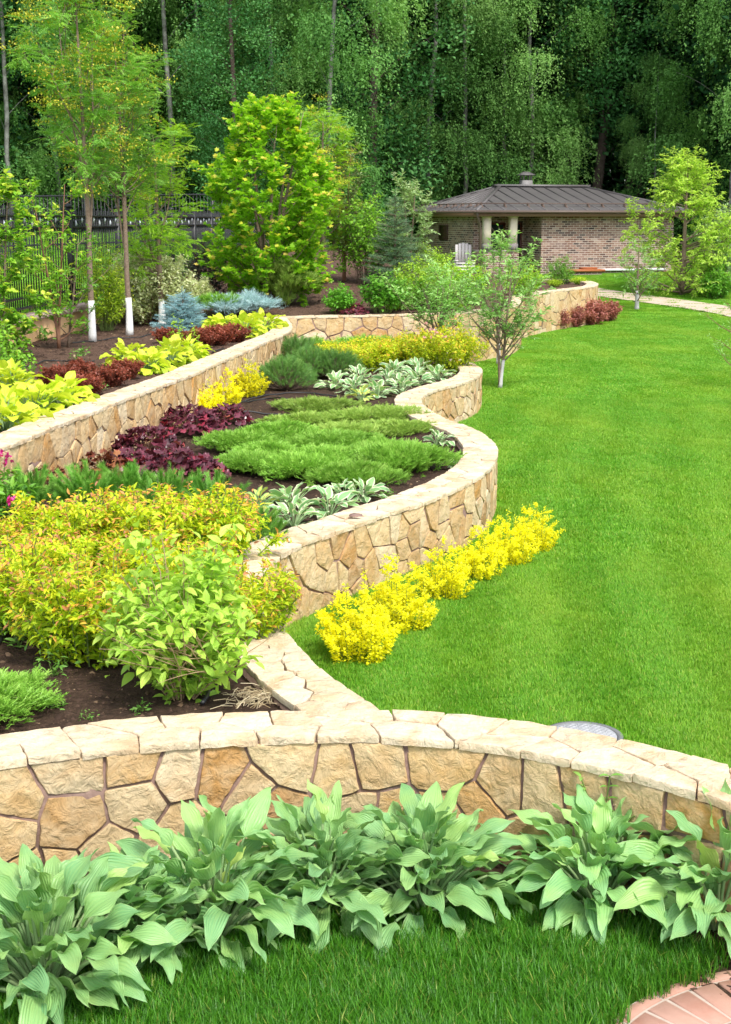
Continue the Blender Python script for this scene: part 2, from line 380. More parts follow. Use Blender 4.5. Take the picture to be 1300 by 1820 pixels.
fence_line = A([G(-160, 640, 1.4)[:2], G(20, 567, 1.4)[:2], G(130, 545, 1.4)[:2], G(240, 523, 1.4)[:2], G(333, 505, 1.4)[:2], G(400, 490, 1.4)[:2], G(455, 478, 1.4)[:2]])

def inpoly(x, y, P):
    x = np.asarray(x, float); y = np.asarray(y, float); r = np.zeros(x.shape, bool); j = len(P) - 1
    for i in range(len(P)):
        xi, yi = P[i]; xj, yj = P[j]
        c = ((yi > y) != (yj > y)) & (x < (xj - xi) * (y - yi) / (yj - yi + 1e-12) + xi); r ^= c; j = i
    return r
def dist_line(x, y, P):
    x = np.asarray(x, float); y = np.asarray(y, float); d = np.full(x.shape, 1e9)
    for a, b in zip(P[:-1], P[1:]):
        v = b - a; t = np.clip(((x - a[0]) * v[0] + (y - a[1]) * v[1]) / (v @ v), 0, 1)
        d = np.minimum(d, np.hypot(x - a[0] - t * v[0], y - a[1] - t * v[1]))
    return d
cF, cS, cU, cR = wallF.off(-TW / 2), wallS.off(-TW / 2), wallU.off(-TW / 2), wallR.off(-TW / 2)
iJ = int(np.argmin(np.linalg.norm(cF - cS[0], axis=1)))
iE = int(np.argmin(np.linalg.norm(cR - cS[-1], axis=1)))
iU = int(np.argmin(np.linalg.norm(cR - cU[-1], axis=1)))
MIDP = np.vstack([cF[:iJ + 1], cS, cR[iU:iE + 1][::-1], cU[::-1]])
UPP = np.vstack([cU, cR[iU:], [[7.5, 47.5], [5.5, 52.0], [-2.5, 51.0]], fence_line[::-1], [[-7.2, 17.0], [-7.0, 8.0]]])

def terrain(x, y):
    x = np.asarray(x, float); y = np.asarray(y, float)
    z = .08 * np.clip(y - 44, 0, 10.5) + .02 * np.clip(y - 54.5, 0, 40)
    fx = np.interp(y, fence_line[:, 1], fence_line[:, 0])
    d = fx - x
    zl = 1.28 + .03 * np.clip(y - 24, 0, 60)
    k = smooth(.0, 1.2, d - .2) * smooth(16, 19, y)
    k = np.maximum(k, smooth(0, 8, -x - 1 + 0 * y) * smooth(50, 56, y))
    return z * (1 - k) + np.maximum(zl, z) * k
def mid_s(x, y): return .50 + .025 * wob(x, y, 1.1) + .012 * wob(x, y, 4.0, 2)
def up_s(x, y):
    x = np.asarray(x, float); y = np.asarray(y, float)
    d = np.clip(y - 28.0, 0, 40)
    k = 1 - smooth(.0, 5.0, x)
    return .97 + np.clip(.075 * d, 0, .95) * k + np.maximum(terrain(x * 0 + 5., y) - .75, 0) * (1 - k) + .03 * wob(x, y, .9, 1) + .012 * wob(x, y, 4.0, 3)
def atL(px, py): return GT(px, py, lambda x, y: float(terrain(x, y)))
def atM(px, py): return GT(px, py, lambda x, y: float(mid_s(x, y)))
def atU(px, py): return GT(px, py, lambda x, y: float(up_s(x, y)))

# ------------------------------------------------------------------ irregular stone patterns
def clip(poly, p, n):                          # keep the side where (q-p).n <= 0
    out = []; k = len(poly)
    for i in range(k):
        a, b = poly[i], poly[(i + 1) % k]; da = (a[0] - p[0]) * n[0] + (a[1] - p[1]) * n[1]; db = (b[0] - p[0]) * n[0] + (b[1] - p[1]) * n[1]
        if da <= 0: out.append(a)
        if da * db < 0:
            t = da / (da - db); out.append((a[0] + t * (b[0] - a[0]), a[1] + t * (b[1] - a[1])))
    return out
def cells(g, L, z0, z1, cw, ch, gap, jit=.42, s0=0.0):
    rows = max(1, int(round((z1 - z0) / ch))); pts = []
    hh = (z1 - z0) / rows
    for r in range(rows):
        n = int(L / cw) + 2; o = g.uniform(0, cw)
        for i in range(-1, n):
            if g.random() < .1: continue
            pts.append((s0 + o + i * cw + g.uniform(-jit, jit) * cw, np.clip(z0 + (r + .5) * hh + g.uniform(-jit, jit) * hh, z0 + .03, z1 - .03)))
    pts = A(pts); res = []
    for i, p in enumerate(pts):
        d2 = ((pts - p) ** 2).sum(1); near = np.argsort(d2)[1:22]
        poly = [(max(s0, p[0] - 3 * cw), z0 + .3 * gap), (min(s0 + L, p[0] + 3 * cw), z0 + .3 * gap), (min(s0 + L, p[0] + 3 * cw), z1 - .3 * gap), (max(s0, p[0] - 3 * cw), z1 - .3 * gap)]
        if poly[1][0] - poly[0][0] < .03: continue
        for j in near:
            v = pts[j] - p; l = math.hypot(*v)
            if l < .02: continue
            n = v / l; m = p + v / 2 - n * gap / 2
            poly = clip(poly, m, n)
            if len(poly) < 3: break
        if len(poly) < 3: continue
        q = A(poly); a = .5 * abs((q[:, 0] * np.roll(q[:, 1], -1) - np.roll(q[:, 0], -1) * q[:, 1]).sum())
        if a > .0012: res.append(q)
    return res
def rough(g, q, seg, amp):
    out = []
    for i in range(len(q)):
        a, b = q[i], q[(i + 1) % len(q)]; l = np.linalg.norm(b - a); n = max(1, int(l / seg))
        for k in range(n):
            w = a + (b - a) * k / n
            out.append(w + g.normal(0, amp, 2))
    return A(out)
def stone_face(mb, g, path, polys, seg, amp, d0=-.02, dep=.014):
    for q in polys:
        c0 = q.mean(0); q = rough(g, q, seg, amp)
        # round the corners off a little
        q = q * .97 + .015 * (np.roll(q, 1, 0) + np.roll(q, -1, 0)); q = c0 + (q - c0) * 1.008
        c = q.mean(0); k = len(q); ta, tb = g.normal(0, .035, 2); rr = g.random(); rows = []
        lift = g.uniform(-.004, .006)
        for sc, d, nz in ((1.0, d0, 0), (.996, dep * .7, .0015), (.965, dep, .003), (.62, dep + .002, .0008), (.3, dep + .002, .0008)):
            w = c + (q - c) * sc
            if d == d0: dd = np.full(k, d0)
            else: dd = d + lift + (w[:, 0] - c[0]) * ta + (w[:, 1] - c[1]) * tb + g.normal(0, nz, k)
            rows.append(path.at(w[:, 0], dd, w[:, 1]))
        rows.append(path.at(c[None, 0], np.full(1, dep + .006 + lift), c[None, 1]))
        V = np.concatenate(rows); F = []
        for r in range(4):
            for i in range(k):
                j = (i + 1) % k; F.append([r * k + i, r * k + j, r * k + k + j, r * k + k + i])
        for i in range(k): F.append([4 * k + i, 4 * k + (i + 1) % k, 5 * k])
        if path.side < 0: pass
        mb.add(V, F, rr)
def cap_slabs(mb, g, path, polys, top, th, seg, amp):
    for q in polys:
        c0 = q.mean(0); q = rough(g, q, seg, amp); q = q * .9 + .05 * (np.roll(q, 1, 0) + np.roll(q, -1, 0)); q = c0 + (q - c0) * 1.008
        c = q.mean(0); k = len(q); rr = g.random(); ta, tb = g.normal(0, .012, 2); dz = g.uniform(-.004, .005); rows = []
        for sc, d, nz in ((.985, -th, .002), (1.0, -th * .45, .003), (.995, -.005, .002), (.975, 0, .0015), (.5, .002, .002)):
            w = c + (q - c) * sc
            zz = top + d + dz + (w[:, 0] - c[0]) * ta + (w[:, 1] - c[1]) * tb + g.normal(0, nz, k)
            P = path.at(w[:, 0], w[:, 1], 0.); P[:, 2] = zz; rows.append(P)
        P = path.at(c[None, 0], c[None, 1], top + .003 + dz); rows.append(P)
        V = np.concatenate(rows); F = []
        for r in range(4):
            for i in range(k):
                j = (i + 1) % k; F.append([r * k + i, r * k + k + i, r * k + k + j, r * k + j])
        for i in range(k): F.append([4 * k + i, 5 * k, 4 * k + (i + 1) % k])
        mb.add(V, F, rr)
def build_wall(name, path, zb, top, seed, label, cw, ch, gap, seg, th=.036, zb2=None):
    g = rng_(seed); root = tag(empty(name, (path.p[len(path.p) // 2][0], path.p[len(path.p) // 2][1], 0)), label, 'garden wall')
    org = A(root.location)
    zt = top - th
    core = MB(); n = len(path.p); rows = []
    for off, z in ((0, zb - .2), (0, zt + .012), (-TW, zt + .012), (-TW, zb - .2)):
        rows.append(path.at(path.s, off, z) - org)
    V = np.concatenate(rows); F = []
    for r in range(4):
        a, b = r * n, ((r + 1) % 4) * n
        for i in range(n - 1): F.append([a + i, a + i + 1, b + i + 1, b + i])
    F += [[0, n, 2 * n, 3 * n], [n - 1, 4 * n - 1, 3 * n - 1, 2 * n - 1]]
    core.add(V, F); core.build('mortar_core', MORTAR, root)
    st = MB(); stone_face(st, g, path, cells(g, path.L, zb - .1, zt + .004, cw, ch, gap), seg, seg * .06)
    st.V = [v - org for v in st.V]; st.build('stone_facing', STONE, root, smooth=True, sharp=28)
    cp = MB(); cap_slabs(cp, g, path, cells(g, path.L, -TW - .015, .026, cw * 1.02, .2, gap * .4, .38), top, th, seg, seg * .07)
    cp.V = [v - org for v in cp.V]; cp.build('coping', CAPST, root, smooth=True, sharp=32)
    return root
build_wall('garden_wall', wallF, 0, CAP1, 11, 'low sandstone wall curving across the front behind the big green hostas', .255, .225, .017, .035, .04)
build_wall('garden_wall', wallS, 0, CAP1 - .006, 12, 'snaking sandstone wall holding the middle bed above the lawn', .18, .24, .016, .05)
build_wall('garden_wall', wallU, .42, CAP2, 13, 'straight sandstone wall holding the upper terrace above the middle bed', .19, .23, .016, .06)
build_wall('garden_wall', wallR, 0, CAP2 - .005, 14, 'far sandstone wall that bulges out beside the small lawn tree', .33, .30, .022, .08)

# ------------------------------------------------------------------ ground sheets
def sheet(name, xs, ys, fz, mat, keep=None, kind='structure', smooth_=True):
    X, Y = np.meshgrid(xs, ys); Z = fz(X, Y); nx, ny = len(xs), len(ys)
    i = (np.arange(ny - 1)[:, None] * nx + np.arange(nx - 1)[None]).ravel()
    F = np.stack([i, i + 1, i + 1 + nx, i + nx], 1)
    if keep is not None:
        cx = (X.ravel()[F].mean(1)); cy = (Y.ravel()[F].mean(1)); F = F[keep(cx, cy)]
    mb = MB(); mb.add(np.stack([X, Y, Z], -1).reshape(-1, 3), F); o = mb.build(name, mat, smooth=smooth_); o['kind'] = kind; return o
gy = np.concatenate([np.arange(-6, 18, .75), np.arange(18, 62, .5), np.arange(62, 180, 4)])
gx = np.concatenate([np.arange(-110, -12, 6), np.arange(-12, 14, .4), np.arange(14, 110, 6)])
sheet('ground', gx, gy, lambda x, y: terrain(x, y) - .004, TURF)
sheet('soil_bed', np.arange(-7.5, 3.2, .1), np.arange(5.5, 31, .1), mid_s, SOIL, lambda x, y: inpoly(x, y, MIDP))
sheet('soil_terrace', np.arange(-8, 8, .14), np.arange(7, 53, .14), up_s, MULCH, lambda x, y: inpoly(x, y, UPP))
# bare soil strip at the foot of the front wall
wF = wallF
sheet('soil_strip', np.linspace(0, wF.L, 120), np.linspace(-.02, .46, 8), lambda s, o: s * 0, SOIL).name = 'soil_strip'
so = bpy.data.objects['soil_strip']; co = np.zeros(len(so.data.vertices) * 3); so.data.vertices.foreach_get('co', co); co = co.reshape(-1, 3)
P = wF.at(co[:, 0], 0 * co[:, 0], 0.); nxy = np.stack([np.interp(co[:, 0], wF.s, wF.n[:, 0]), np.interp(co[:, 0], wF.s, wF.n[:, 1])], 1)
P[:, :2] += nxy * co[:, 1:2]; P[:, 2] = .012 + .008 * wob(P[:, 0], P[:, 1], 6); so.data.vertices.foreach_set('co', P.astype(np.float32).ravel()); so.data.update()

# path on the far lawn
pl = [(1010, 512), (1064, 521), (1110, 528), (1150, 533), (1230, 544), (1300, 555), (1400, 573), (1560, 604)]
pp = catmull([atL(*p) for p in pl], .3, 2); pth = Path(pp, 1)
mb = MB(); V = []
for o in (-.75, .75): V.append(pth.at(pth.s, o, 0))
V = np.concatenate(V); V[:, 2] = terrain(V[:, 0], V[:, 1]) + .035; n = len(pp)
mb.add(V, [[i, i + 1, n + i + 1, n + i] for i in range(n - 1)]); PATHO = mb.build('path', PAVE); PATHO['kind'] = 'structure'

# red brick paving in the corner
def circ3(a, b, c):
    a, b, c = [complex(*q[:2]) for q in (a, b, c)]; w = (c - a) / (b - a)
    z = (b - a) * (w - abs(w) ** 2) / (2j * w.imag) + a; return A([z.real, z.imag]), abs(z - a)
pc, pr = circ3(G(1072, 1830, 0), G(1160, 1768, 0), G(1300, 1728, 0))
print('pave', pc, pr)
BRICKP = plainmat('red_clay_paver', (.45, .25, .19), .8, .3, noise=(9, (.46, .28, .22), .8), bump=(35, .4, .006), stops=[(0, (.33, .15, .105)), (.5, (.38, .19, .14)), (1, (.45, .26, .20))])
GROUT = plainmat('pale_grout', (.48, .40, .34), .9, .2, noise=(40, (.36, .29, .24), .6))
PAVC, PAVR = pc, pr
mb = MB(); a = np.linspace(0, 2 * math.pi, 97)
mb.add(np.vstack([[[*pc, .009]], np.stack([pc[0] + pr * np.cos(a), pc[1] + pr * np.sin(a), 0 * a + .009], 1)]), [[0, i, i + 1] for i in range(1, 97)])
g = rng_(5)
def paver(r0, r1, a0, a1, mi=1):
    m = 5; aa = np.linspace(a0, a1, m); b = .006; z1 = .015 + g.uniform(-.002, .002); t = g.random(); V = []
    for (ra, rb, da, z) in ((r0, r1, 0, .004), (r0, r1, 0, z1 - b), (r0 + b, r1 - b, b / r1, z1)):
        q = np.linspace(a0 + da, a1 - da, m)
        ring = [(ra, w) for w in q] + [(rb, w) for w in q[::-1]]
        V += [[pc[0] + r * math.cos(w), pc[1] + r * math.sin(w), z] for r, w in ring]
    k = 2 * m; F = []
    for r in range(2):
        for i in range(k): F.append([r * k + i, r * k + (i + 1) % k, r * k + k + (i + 1) % k, r * k + k + i])
    F += [[2 * k + i, 2 * k + i + 1, 2 * k + k - 2 - i, 2 * k + k - 1 - i] for i in range(m - 1)]
    mb.add(V, F, t, None, mi)
rr = pr
rows = [(.065, .25), (.25, .125), (.25, .13), (.25, .14), (.25, .15)]
for dr, wd in rows:
    r1, r0 = rr, rr - dr
    if r0 < .1: break
    n = int(2 * math.pi * r1 / wd); o = g.uniform(0, 1)
    for i in range(n): paver(r0 + .005, r1 - .005, (i + o) * 2 * math.pi / n + .006 / r0, (i + 1 + o) * 2 * math.pi / n - .006 / r0)
    rr = r0
PAV = mb.build('brick_pavement', [GROUT, BRICKP]); PAV['kind'] = 'structure'

# manhole cover sunk into the lawn
mc = G(1036, 1313, 0); mr = 67 * mpp(mc)
GREYM = plainmat('grey_cast_plastic', (.30, .31, .33), .55, .5, noise=(12, (.38, .39, .41), .7))
DGREY = plainmat('dark_ring', (.16, .165, .17), .6, .4)
root = tag(empty('manhole_cover', (mc[0], mc[1], .0)), 'round grey manhole cover with a diamond pattern in the lawn', 'manhole cover')
mb = MB(); a = np.arange(48) * 2 * math.pi / 48; c, s = np.cos(a), np.sin(a); V = []
for r, z in ((mr * .90, .0), (mr * .90, .022), (mr * .87, .027)): V.append(np.stack([c * r, s * r, 0 * c + z], 1))
V = np.concatenate(V); mb.add(V, [[r * 48 + i, r * 48 + (i + 1) % 48, r * 48 + 48 + (i + 1) % 48, r * 48 + 48 + i] for r in range(2) for i in range(48)] + [list(range(96, 144))])
for i in range(-9, 10):
    for j in range(-9, 10):
        x, y = i * .036 + (j % 2) * .018, j * .021
        if math.hypot(x, y) < mr * .82:
            d = A([[-.017, 0], [0, -.006], [.017, 0], [0, .006]]) if (i + j) % 2 else A([[0, -.0135], [.006, 0], [0, .0135], [-.006, 0]])
            mb.add(np.vstack([np.c_[d + [x, y], np.full(4, .0265)], np.c_[d * .7 + [x, y], np.full(4, .0315)]]), [[0, 1, 5, 4], [1, 2, 6, 5], [2, 3, 7, 6], [3, 0, 4, 7], [4, 5, 6, 7]])
mb.build('lid', GREYM, root)
mb = MB(); V = []
for r, z in ((mr * 1.06, -.01), (mr * 1.06, .024), (mr * .93, .026), (mr * .91, .005)): V.append(np.stack([c * r, s * r, 0 * c + z], 1))
mb.add(np.concatenate(V), [[r * 48 + i, r * 48 + (i + 1) % 48, r * 48 + 48 + (i + 1) % 48, r * 48 + 48 + i] for r in range(3) for i in range(48)])
mb.build('rim', DGREY, root)
# ------------------------------------------------------------------ foliage materials
def S(*hexes):                                  # evenly spaced stops
    return [(i / max(1, len(hexes) - 1), c) for i, c in enumerate(hexes)]
M = {}
M['hosta'] = leafmat('blue_green_hosta_leaf', [(0, (.15, .36, .15)), (.5, (.235, .48, .19)), (.85, (.35, .60, .20)), (.96, (.48, .68, .18)), (1, (.66, .66, .16))], .24, .46, .5, edge=(.93, (.48, .66, .28), .1, 8.), veins=26, blotch=(7., (.36, .52, .12), .5))
M['vhosta'] = leafmat('white_edged_hosta_leaf', [(0, (.17, .40, .18)), (.6, (.25, .50, .21)), (1, (.38, .58, .22))], .25, .42, .45, edge=(.60, (.90, .90, .66), .3, 6.), veins=20)
M['yhosta'] = leafmat('yellow_centred_hosta_leaf', [(0, (.6, .62, .12)), (1, (.72, .7, .2))], .25, .42, .45, edge=(.55, (.22, .45, .14), .5, 6.), veins=20)
M['ghosta'] = leafmat('golden_hosta_leaf', [(0, (.36, .54, .03)), (.4, (.58, .70, .035)), (.8, (.74, .78, .05)), (1, (.82, .82, .10))], .3, .4, .45, veins=20)
M['petiole'] = leafmat('pale_green_stalk', [(0, (.20, .34, .14)), (1, (.34, .46, .22))], .1, .5)
M['spirea'] = leafmat('golden_spirea_leaf', [(0, (.22, .46, .025)), (.28, (.44, .64, .025)), (.62, (.76, .78, .035)), (.82, (.90, .78, .04)), (.90, (.80, .40, .08)), (1, (.52, .22, .15))], .4)
M['spirea2'] = leafmat('lime_spirea_leaf', [(0, (.28, .46, .02)), (.4, (.52, .62, .025)), (.8, (.84, .78, .04)), (.93, (.86, .6, .06)), (1, (.7, .36, .08))], .4)
M['ybarb'] = leafmat('yellow_barberry_leaf', [(0, (.70, .70, .015)), (.3, (.90, .84, .02)), (1, (.95, .88, .04))], .4)
M['rbarb'] = leafmat('red_barberry_leaf', [(0, (.14, .04, .025)), (.5, (.30, .075, .045)), (.85, (.46, .13, .075)), (1, (.5, .24, .07))], .3)
M['pbarb'] = leafmat('dusky_red_barberry_leaf', [(0, (.22, .07, .06)), (.5, (.46, .17, .14)), (1, (.62, .32, .26))], .3)
M['heuch'] = leafmat('purple_heuchera_leaf', [(0, (.06, .014, .022)), (.5, (.13, .026, .042)), (.85, (.20, .05, .08)), (.95, (.36, .03, .06)), (1, (.4, .12, .08))], .15, .28, .6)
M['bheuch'] = leafmat('bronze_heuchera_leaf', [(0, (.10, .03, .02)), (.6, (.22, .06, .035)), (1, (.42, .18, .07))], .2, .35, .5)
M['jun'] = leafmat('bright_juniper_needles', [(0, (.15, .34, .03)), (.5, (.25, .49, .06)), (1, (.40, .60, .12))], .2)
M['jun2'] = leafmat('olive_juniper_needles', [(0, (.18, .32, .04)), (.5, (.31, .47, .08)), (1, (.48, .58, .15))], .2)
M['pine'] = leafmat('pine_needles', [(0, (.08, .25, .03)), (.5, (.15, .37, .045)), (1, (.26, .48, .09))], .15)
M['dpine'] = leafmat('dark_pine_needles', [(0, (.07, .18, .035)), (.6, (.13, .29, .055)), (1, (.21, .38, .08))], .15)
M['bspruce'] = leafmat('blue_spruce_needles', [(0, (.12, .25, .29)), (.5, (.22, .40, .45)), (1, (.40, .60, .64))], .12)
M['lspruce'] = leafmat('pale_blue_spruce_needles', [(0, (.22, .38, .40)), (.5, (.40, .58, .62)), (1, (.58, .74, .76))], .12)
M['gspruce'] = leafmat('grey_green_spruce_needles', [(0, (.06, .14, .07)), (.6, (.13, .23, .11)), (1, (.24, .34, .15))], .15)
M['wdog'] = leafmat('white_edged_dogwood_leaf', [(0, (.28, .42, .12)), (.3, (.56, .62, .30)), (.65, (.82, .82, .56)), (1, (.9, .9, .72))], .3)
M['lime'] = leafmat('lime_green_leaf', [(0, (.25, .44, .02)), (.5, (.44, .60, .035)), (1, (.68, .74, .06))], .35)
M['fresh'] = leafmat('fresh_green_leaf', [(0, (.14, .36, .03)), (.5, (.26, .52, .045)), (.85, (.45, .64, .06)), (1, (.68, .72, .09))], .35)
M['mid'] = leafmat('mid_green_leaf', [(0, (.09, .28, .03)), (.5, (.18, .42, .04)), (1, (.34, .54, .07))], .3)
M['green'] = leafmat('yellow_green_shrub_leaf', [(0, (.22, .46, .03)), (.5, (.40, .62, .05)), (.9, (.64, .74, .08)), (1, (.72, .74, .22))], .35)
M['dark'] = leafmat('dark_purple_leaf', [(0, (.025, .04, .03)), (.6, (.06, .07, .05)), (1, (.14, .09, .08))], .15)
M['maple'] = leafmat('maple_leaf', [(0, (.16, .42, .02)), (.5, (.31, .58, .03)), (.82, (.50, .70, .04)), (.92, (.74, .72, .07)), (1, (.8, .56, .16))], .45)
M['rowan'] = leafmat('rowan_leaf', [(0, (.12, .34, .05)), (.5, (.25, .50, .07)), (1, (.46, .67, .09))], .35)
M['rowany'] = leafmat('bright_rowan_leaf', [(0, (.17, .40, .02)), (.6, (.32, .52, .03)), (1, (.5, .6, .05))], .4)
M['rflower'] = leafmat('rowan_flower', [(0, (.36, .37, .03)), (1, (.58, .52, .05))], .2)
M['reddish'] = leafmat('bronze_leaf', [(0, (.10, .16, .05)), (.6, (.18, .24, .08)), (1, (.30, .14, .09))], .25)
M['apple'] = leafmat('grey_green_fruit_tree_leaf', [(0, (.18, .40, .10)), (.5, (.34, .58, .17)), (1, (.54, .72, .28))], .35)
M['locust'] = leafmat('pale_lime_tree_leaf', [(0, (.28, .50, .07)), (.5, (.48, .66, .10)), (1, (.70, .78, .14))], .4)
M['willow'] = leafmat('pale_willow_leaf', [(0, (.24, .40, .16)), (.5, (.38, .52, .24)), (1, (.55, .64, .34))], .35)
M['hydr'] = leafmat('rich_green_hydrangea_leaf', [(0, (.07, .25, .015)), (.5, (.14, .38, .03)), (1, (.32, .55, .05))], .3)
M['dogw'] = leafmat('soft_green_shrub_leaf', [(0, (.24, .48, .05)), (.4, (.46, .70, .08)), (.8, (.74, .88, .16)), (1, (.88, .92, .34))], .35, .4, veins=14)
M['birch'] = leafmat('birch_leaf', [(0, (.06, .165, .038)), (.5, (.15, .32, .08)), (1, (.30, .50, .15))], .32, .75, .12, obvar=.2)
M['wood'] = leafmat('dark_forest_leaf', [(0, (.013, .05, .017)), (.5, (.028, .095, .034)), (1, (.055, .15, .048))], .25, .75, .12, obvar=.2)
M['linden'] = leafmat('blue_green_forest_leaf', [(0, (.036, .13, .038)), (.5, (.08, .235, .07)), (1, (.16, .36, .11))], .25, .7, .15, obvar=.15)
M['weed'] = leafmat('weed_leaf', [(0, (.12, .32, .04)), (1, (.3, .5, .12))], .3)
M['magenta'] = leafmat('magenta_petal', [(0, (.55, .02, .22)), (1, (.75, .06, .35))], .3)
M['pink'] = leafmat('pink_petal', [(0, (.65, .30, .36)), (1, (.8, .5, .5))], .3)
M['straw'] = plainmat('dry_straw', (.5, .4, .24), .8, .2, stops=[(0, (.34, .25, .14)), (1, (.66, .56, .38))])
M['grass'] = leafmat('grass_blade', [(0, (.085, .258, .02)), (.5, (.172, .42, .032)), (.85, (.28, .51, .045)), (1, (.44, .48, .10))], .38, .5, .3, obvar=.04, patchy=(.55, (.36, .50, .05), .55))
M['shaded_tallgrass'] = leafmat('shade_tinted_tall_grass_blade', [(0, (.035, .15, .008)), (.5, (.065, .24, .012)), (.85, (.12, .34, .018)), (1, (.34, .40, .08))], .3, .45, .4, obvar=.04)  # darker green than the lawn: shade from hostas and wall put into the colour
BARK = plainmat('grey_brown_bark', (.17, .12, .085), .85, .2, noise=(20, (.28, .21, .16), .8), bump=(40, .7, .02))
RBARK = plainmat('reddish_twig', (.20, .10, .06), .75, .25, noise=(20, (.3, .17, .11), .6), bump=(40, .4, .01))
TWIG = plainmat('tan_twig', (.36, .25, .14), .8, .2, noise=(20, (.48, .36, .22), .6))
GTWIG = plainmat('green_stem', (.13, .2, .05), .7, .25, noise=(20, (.2, .26, .08), .6))
DBARK = plainmat('dark_trunk_bark', (.085, .06, .05), .9, .15, noise=(6, (.15, .115, .10), .8), bump=(14, .8, .05))
WHITE = plainmat('whitewash', (.80, .80, .78), .8, .2, noise=(16, (.70, .70, .68), .7), bump=(30, .4, .008))
LILAC = plainmat('faded_whitewash', (.56, .54, .56), .8, .2, noise=(16, (.42, .38, .38), .7), bump=(30, .4, .008))
BIRCHB = plainmat('birch_bark', (.30, .30, .28), .8, .2, noise=(2.6, (.06, .055, .05), .95), bump=(10, .5, .03))
HOSE = plainmat('black_drip_hose', (.02, .021, .024), .45, .5)

T_Q = tq(); T_QN = tq(.3, .06); T_QW = tq(.7, .1); T_L = tleaf(.5, .2, .12); T_LN = tleaf(.36, .22, .1); T_LW = tleaf(.66, .22, .12)
T_MAP = tstar(5, .62, .05, 2.3); T_HEU = tstar(6, .80, .09, 2.7, 3); T_PIN = tpinnate(); T_PINS = tpinnate(4, .13, .34)
T_BR = tbrush(34, .26, .03, 50); T_BRS = tbrush(26, .2, .035, 62, 1); T_CAN = tbrush(120, .25, .03, 46, 2); T_SP = tspray()

# ------------------------------------------------------------------ hosta
def hosta(seed, n, reach, h, bl, bw, rows=9, cols=6, wave=.5, droop=1.0, el=(84, 30)):
    g = rng_(seed); fo = MB(); st = MB()
    us = np.linspace(-1, 1, cols + 1); ts = np.linspace(0, 1, rows + 1)
    wp = ts ** .62 * (1 - ts) ** 1.05; wp = wp / wp.max(); wp[-1] = 0.0
    for i in range(n):
        f = (i + .5) / n; az = i * 2.39996 + g.normal(0, .3)
        e0 = R_(el[0] + (el[1] - el[0]) * f ** .85 + g.normal(0, 6)); pl = h * (.98 - .2 * f) * g.uniform(.42, 1.12)
        rad = A([math.cos(az), math.sin(az), 0]); P = [rad * .05 * f ** .5 * reach / .4 + A([0, 0, .0])]; k = 6
        for q in range(k):
            e = e0 + R_(9) - R_(16) * (q / k) * (1 + f); P.append(P[-1] + (rad * math.cos(e) + A([0, 0, math.sin(e)])) * pl / k)
        st.tube(P, np.linspace(.008, .005, k + 1) * (bl / .22), 5, g.random(), cap=False)
        e1 = e0 - R_(8 + 12 * f) - R_(g.uniform(0, 14)); B = R_((22 + 62 * f) * droop * g.uniform(.75, 1.25)); L = bl * (.72 + .36 * f) * g.uniform(.82, 1.12) * (1.1 if f < .8 else .95)
        yaw = g.normal(0, .28); az2 = az + yaw; rad2 = A([math.cos(az2), math.sin(az2), 0]); sd0 = A([-math.sin(az2), math.cos(az2), 0])
        p = P[-1]; roll = g.normal(0, .36); W = bw / 2 * g.uniform(.85, 1.15) * (L / bl) ** .5; ph = g.uniform(0, 6.28, 2); kk = g.uniform(1.3, 2.3); fold = R_(26 - 14 * f + g.normal(0, 6)); curlt = g.normal(0, .5)
        V = []; LU = []
        for r, t in enumerate(ts):
            e = e1 - B * (t ** 1.25); d = rad2 * math.cos(e) + A([0, 0, math.sin(e)])
            if r: p = p + d * L / rows
            ro = roll + curlt * t * t; nn = np.cross(d, sd0); s2 = sd0 * math.cos(ro) + nn * math.sin(ro); n2 = np.cross(d, s2)
            fo2 = fold * (1 - .6 * t)
            w = W * wp[r]
            wv = wave * W * .55 * np.sin(2 * math.pi * kk * t + np.where(us < 0, ph[0], ph[1])) * us ** 2 * (wp[r] ** .5)
            y = us * w * math.cos(fo2); z = np.abs(us) * w * math.sin(fo2) + wv
            vv = p + y[:, None] * s2 + z[:, None] * n2; lo = .045 * bl / .25; vv[:, 2] = np.where(vv[:, 2] < lo, lo * np.exp((vv[:, 2] - lo) / (lo * 4)), vv[:, 2]); V.append(vv); LU.append(np.stack([us, 0 * us + t, 0 * us], 1))
        c = cols + 1; F = [[r * c + j, (r + 1) * c + j, (r + 1) * c + j + 1, r * c + j + 1] for r in range(rows) for j in range(cols)]
        fo.add(np.concatenate(V), F, np.clip(g.beta(2, 2) * .9 + (1 - f) * .1, 0, 1), np.concatenate(LU))
    return fo, st
def hosta_parts(tagname, mat, *a, **k):
    fo, st = hosta(*a, **k)
    return [('foliage', fo.mesh(tagname + '_foliage', mat, True)), ('stalks', st.mesh(tagname + '_stalks', M['petiole'], True))]

